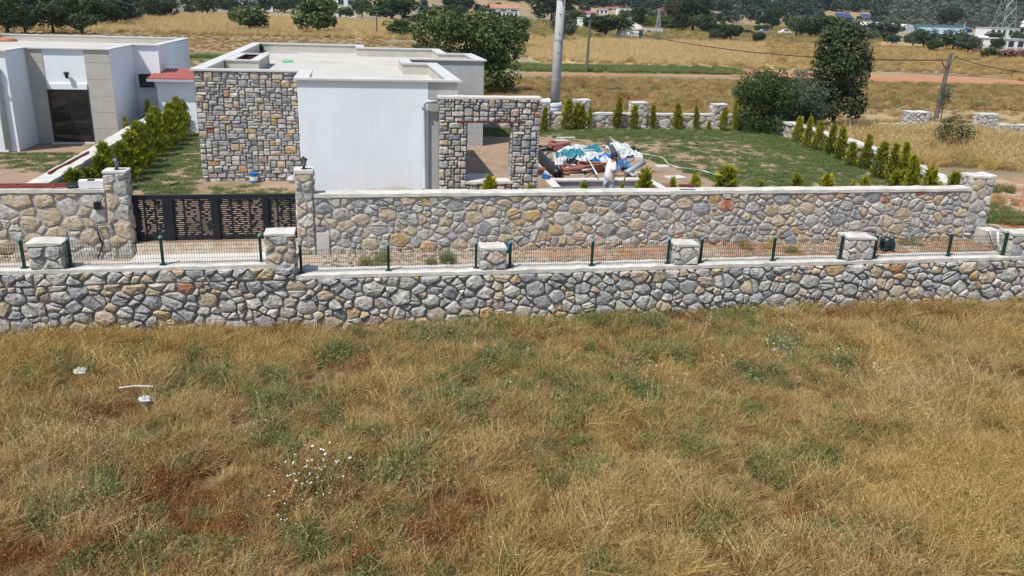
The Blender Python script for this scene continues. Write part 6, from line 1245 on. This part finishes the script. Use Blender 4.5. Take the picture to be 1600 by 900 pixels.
# dry grass beyond the back wall, wheat and crops further out
def field_tufts(name, n, xr, yr, ids, smin, smax, seed, label, keep=None, nzs=6.):
    rg = np.random.default_rng(seed); y = yr[0] + (yr[1] - yr[0]) * rg.random(n) ** .8; x = xr[0](y) + (xr[1](y) - xr[0](y)) * rg.random(n)
    k = ~((x > -24.5) & (x < -8.5) & (y < 49.8)) & ~((x > -5.5) & (x < 5.9) & (y < 48.6)) & (fnoise(x * .4, y * 1.5, nzs, seed) > .28)
    if keep is not None: k &= keep(x, y)
    x, y = x[k], y[k]; n = len(x); s = smin + (smax - smin) * rg.random(n) * (.5 + fnoise(x * .5, y * 1.4, 5., seed + 3)); scatter(name, G1, np.stack([x, y, [T(a, b) for a, b in zip(x, y)]], 1), np.stack([0 * x, 0 * x, (rg.random(n) - .5) * 2.], 1), np.stack([s * 1.3, s * 1.3, s], 1), rg.choice(ids, n), label)
lft, rgt = (lambda y: -.45 * y - 3), (lambda y: .92 * y + 3)
field_tufts('pasture_grass', 15000, (lft, rgt), (44.2, 74), [0, 1, 2, 3, 18, 19, 18, 7, 10, 18, 2], .7, 1.5, 41, 'dry brown pasture grass beyond the back wall', lambda x, y: ~((x > 24) & (y < 53) & (np.random.default_rng(1).random(len(x)) < .85)))
field_tufts('crop_grass', 9000, ((lambda y: -.42 * y), (lambda y: .50 * y)), (93, 165), [20, 21, 20, 21, 20, 0], 1.1, 1.9, 42, 'ripe golden wheat in the middle distance', lambda x, y: ((x > 21) & (y > 96)) | ((x < 22) & (y > 150)), 10.)
field_tufts('green_crop_tufts', 4500, ((lambda y: -.3 * y + 0), (lambda y: .48 * y)), (80, 96), [10, 11, 12, 13], .9, 1.5, 43, 'green plants in the crop strip', lambda x, y: ((x > 16) & (x < 41) & (y > 82.3) & (y < 91)) | ((x < -8) & (y > 92) & (y < 103)), 4.)
field_tufts('right_verge_grass', 2600, ((lambda y: 22.6 + 0 * y), (lambda y: 34 + 0 * y)), (26, 42.3), [4, 5, 6, 0, 1, 10, 20], .8, 1.4, 44, 'tall straw grass between the side wall and the far wall', lambda x, y: (y > 32.5 - .42 * (x - 23)), 3.)
field_tufts('far_wheat', 7000, ((lambda y: -.34 * y), (lambda y: .17 * y)), (148, 300), [20, 21, 20, 0], 1.5, 2.6, 46, 'ripe golden wheat behind the two houses', None, 14.)
field_tufts('left_stubble', 3500, ((lambda y: -.46 * y), (lambda y: .12 * y)), (62, 150), [0, 1, 2, 18, 19, 18], .7, 1.4, 48, 'thin dry stubble on the brown fields left of the villa', lambda x, y: ~((x < -8) & (y > 91) & (y < 103)), 5.)
field_tufts('rough_pasture', 9000, ((lambda y: .14 * y), (lambda y: .66 * y)), (165, 420), [0, 1, 2, 10, 18, 12], 1.6, 3.0, 47, 'rough grey-green dry grass round the dome hut and the track', None, 12.)
field_tufts('far_dry_grass', 6000, ((lambda y: .40 * y), (lambda y: .9 * y)), (74, 175), [0, 1, 2, 4, 18, 19], 1.0, 2.0, 45, 'dry grass strips on the far right fields', lambda x, y: ~((y > 70) & (y < 91) & (x < 70)) & (x > 44), 7.)
# ------------------------------------------------------------------ thin summer haze
hz = MB().box(-1500, -160, -2.7, 1800, 1800, 330).build('haze', pm('haze_surface', [(.5, .5, .5), (.5, .5, .5)])); hz['kind'] = 'stuff'
hm = bpy.data.materials.new('haze_air'); hm.use_nodes = True; ht_ = hm.node_tree; ht_.nodes.remove(ht_.nodes['Principled BSDF'])
pv = ht_.nodes.new('ShaderNodeVolumePrincipled'); pv.inputs['Color'].default_value = (.80, .88, 1, 1); pv.inputs['Density'].default_value = .00010; pv.inputs['Anisotropy'].default_value = .2
ht_.links.new(pv.outputs[0], ht_.nodes['Material Output'].inputs['Volume']); hz.data.materials.clear(); hz.data.materials.append(hm)
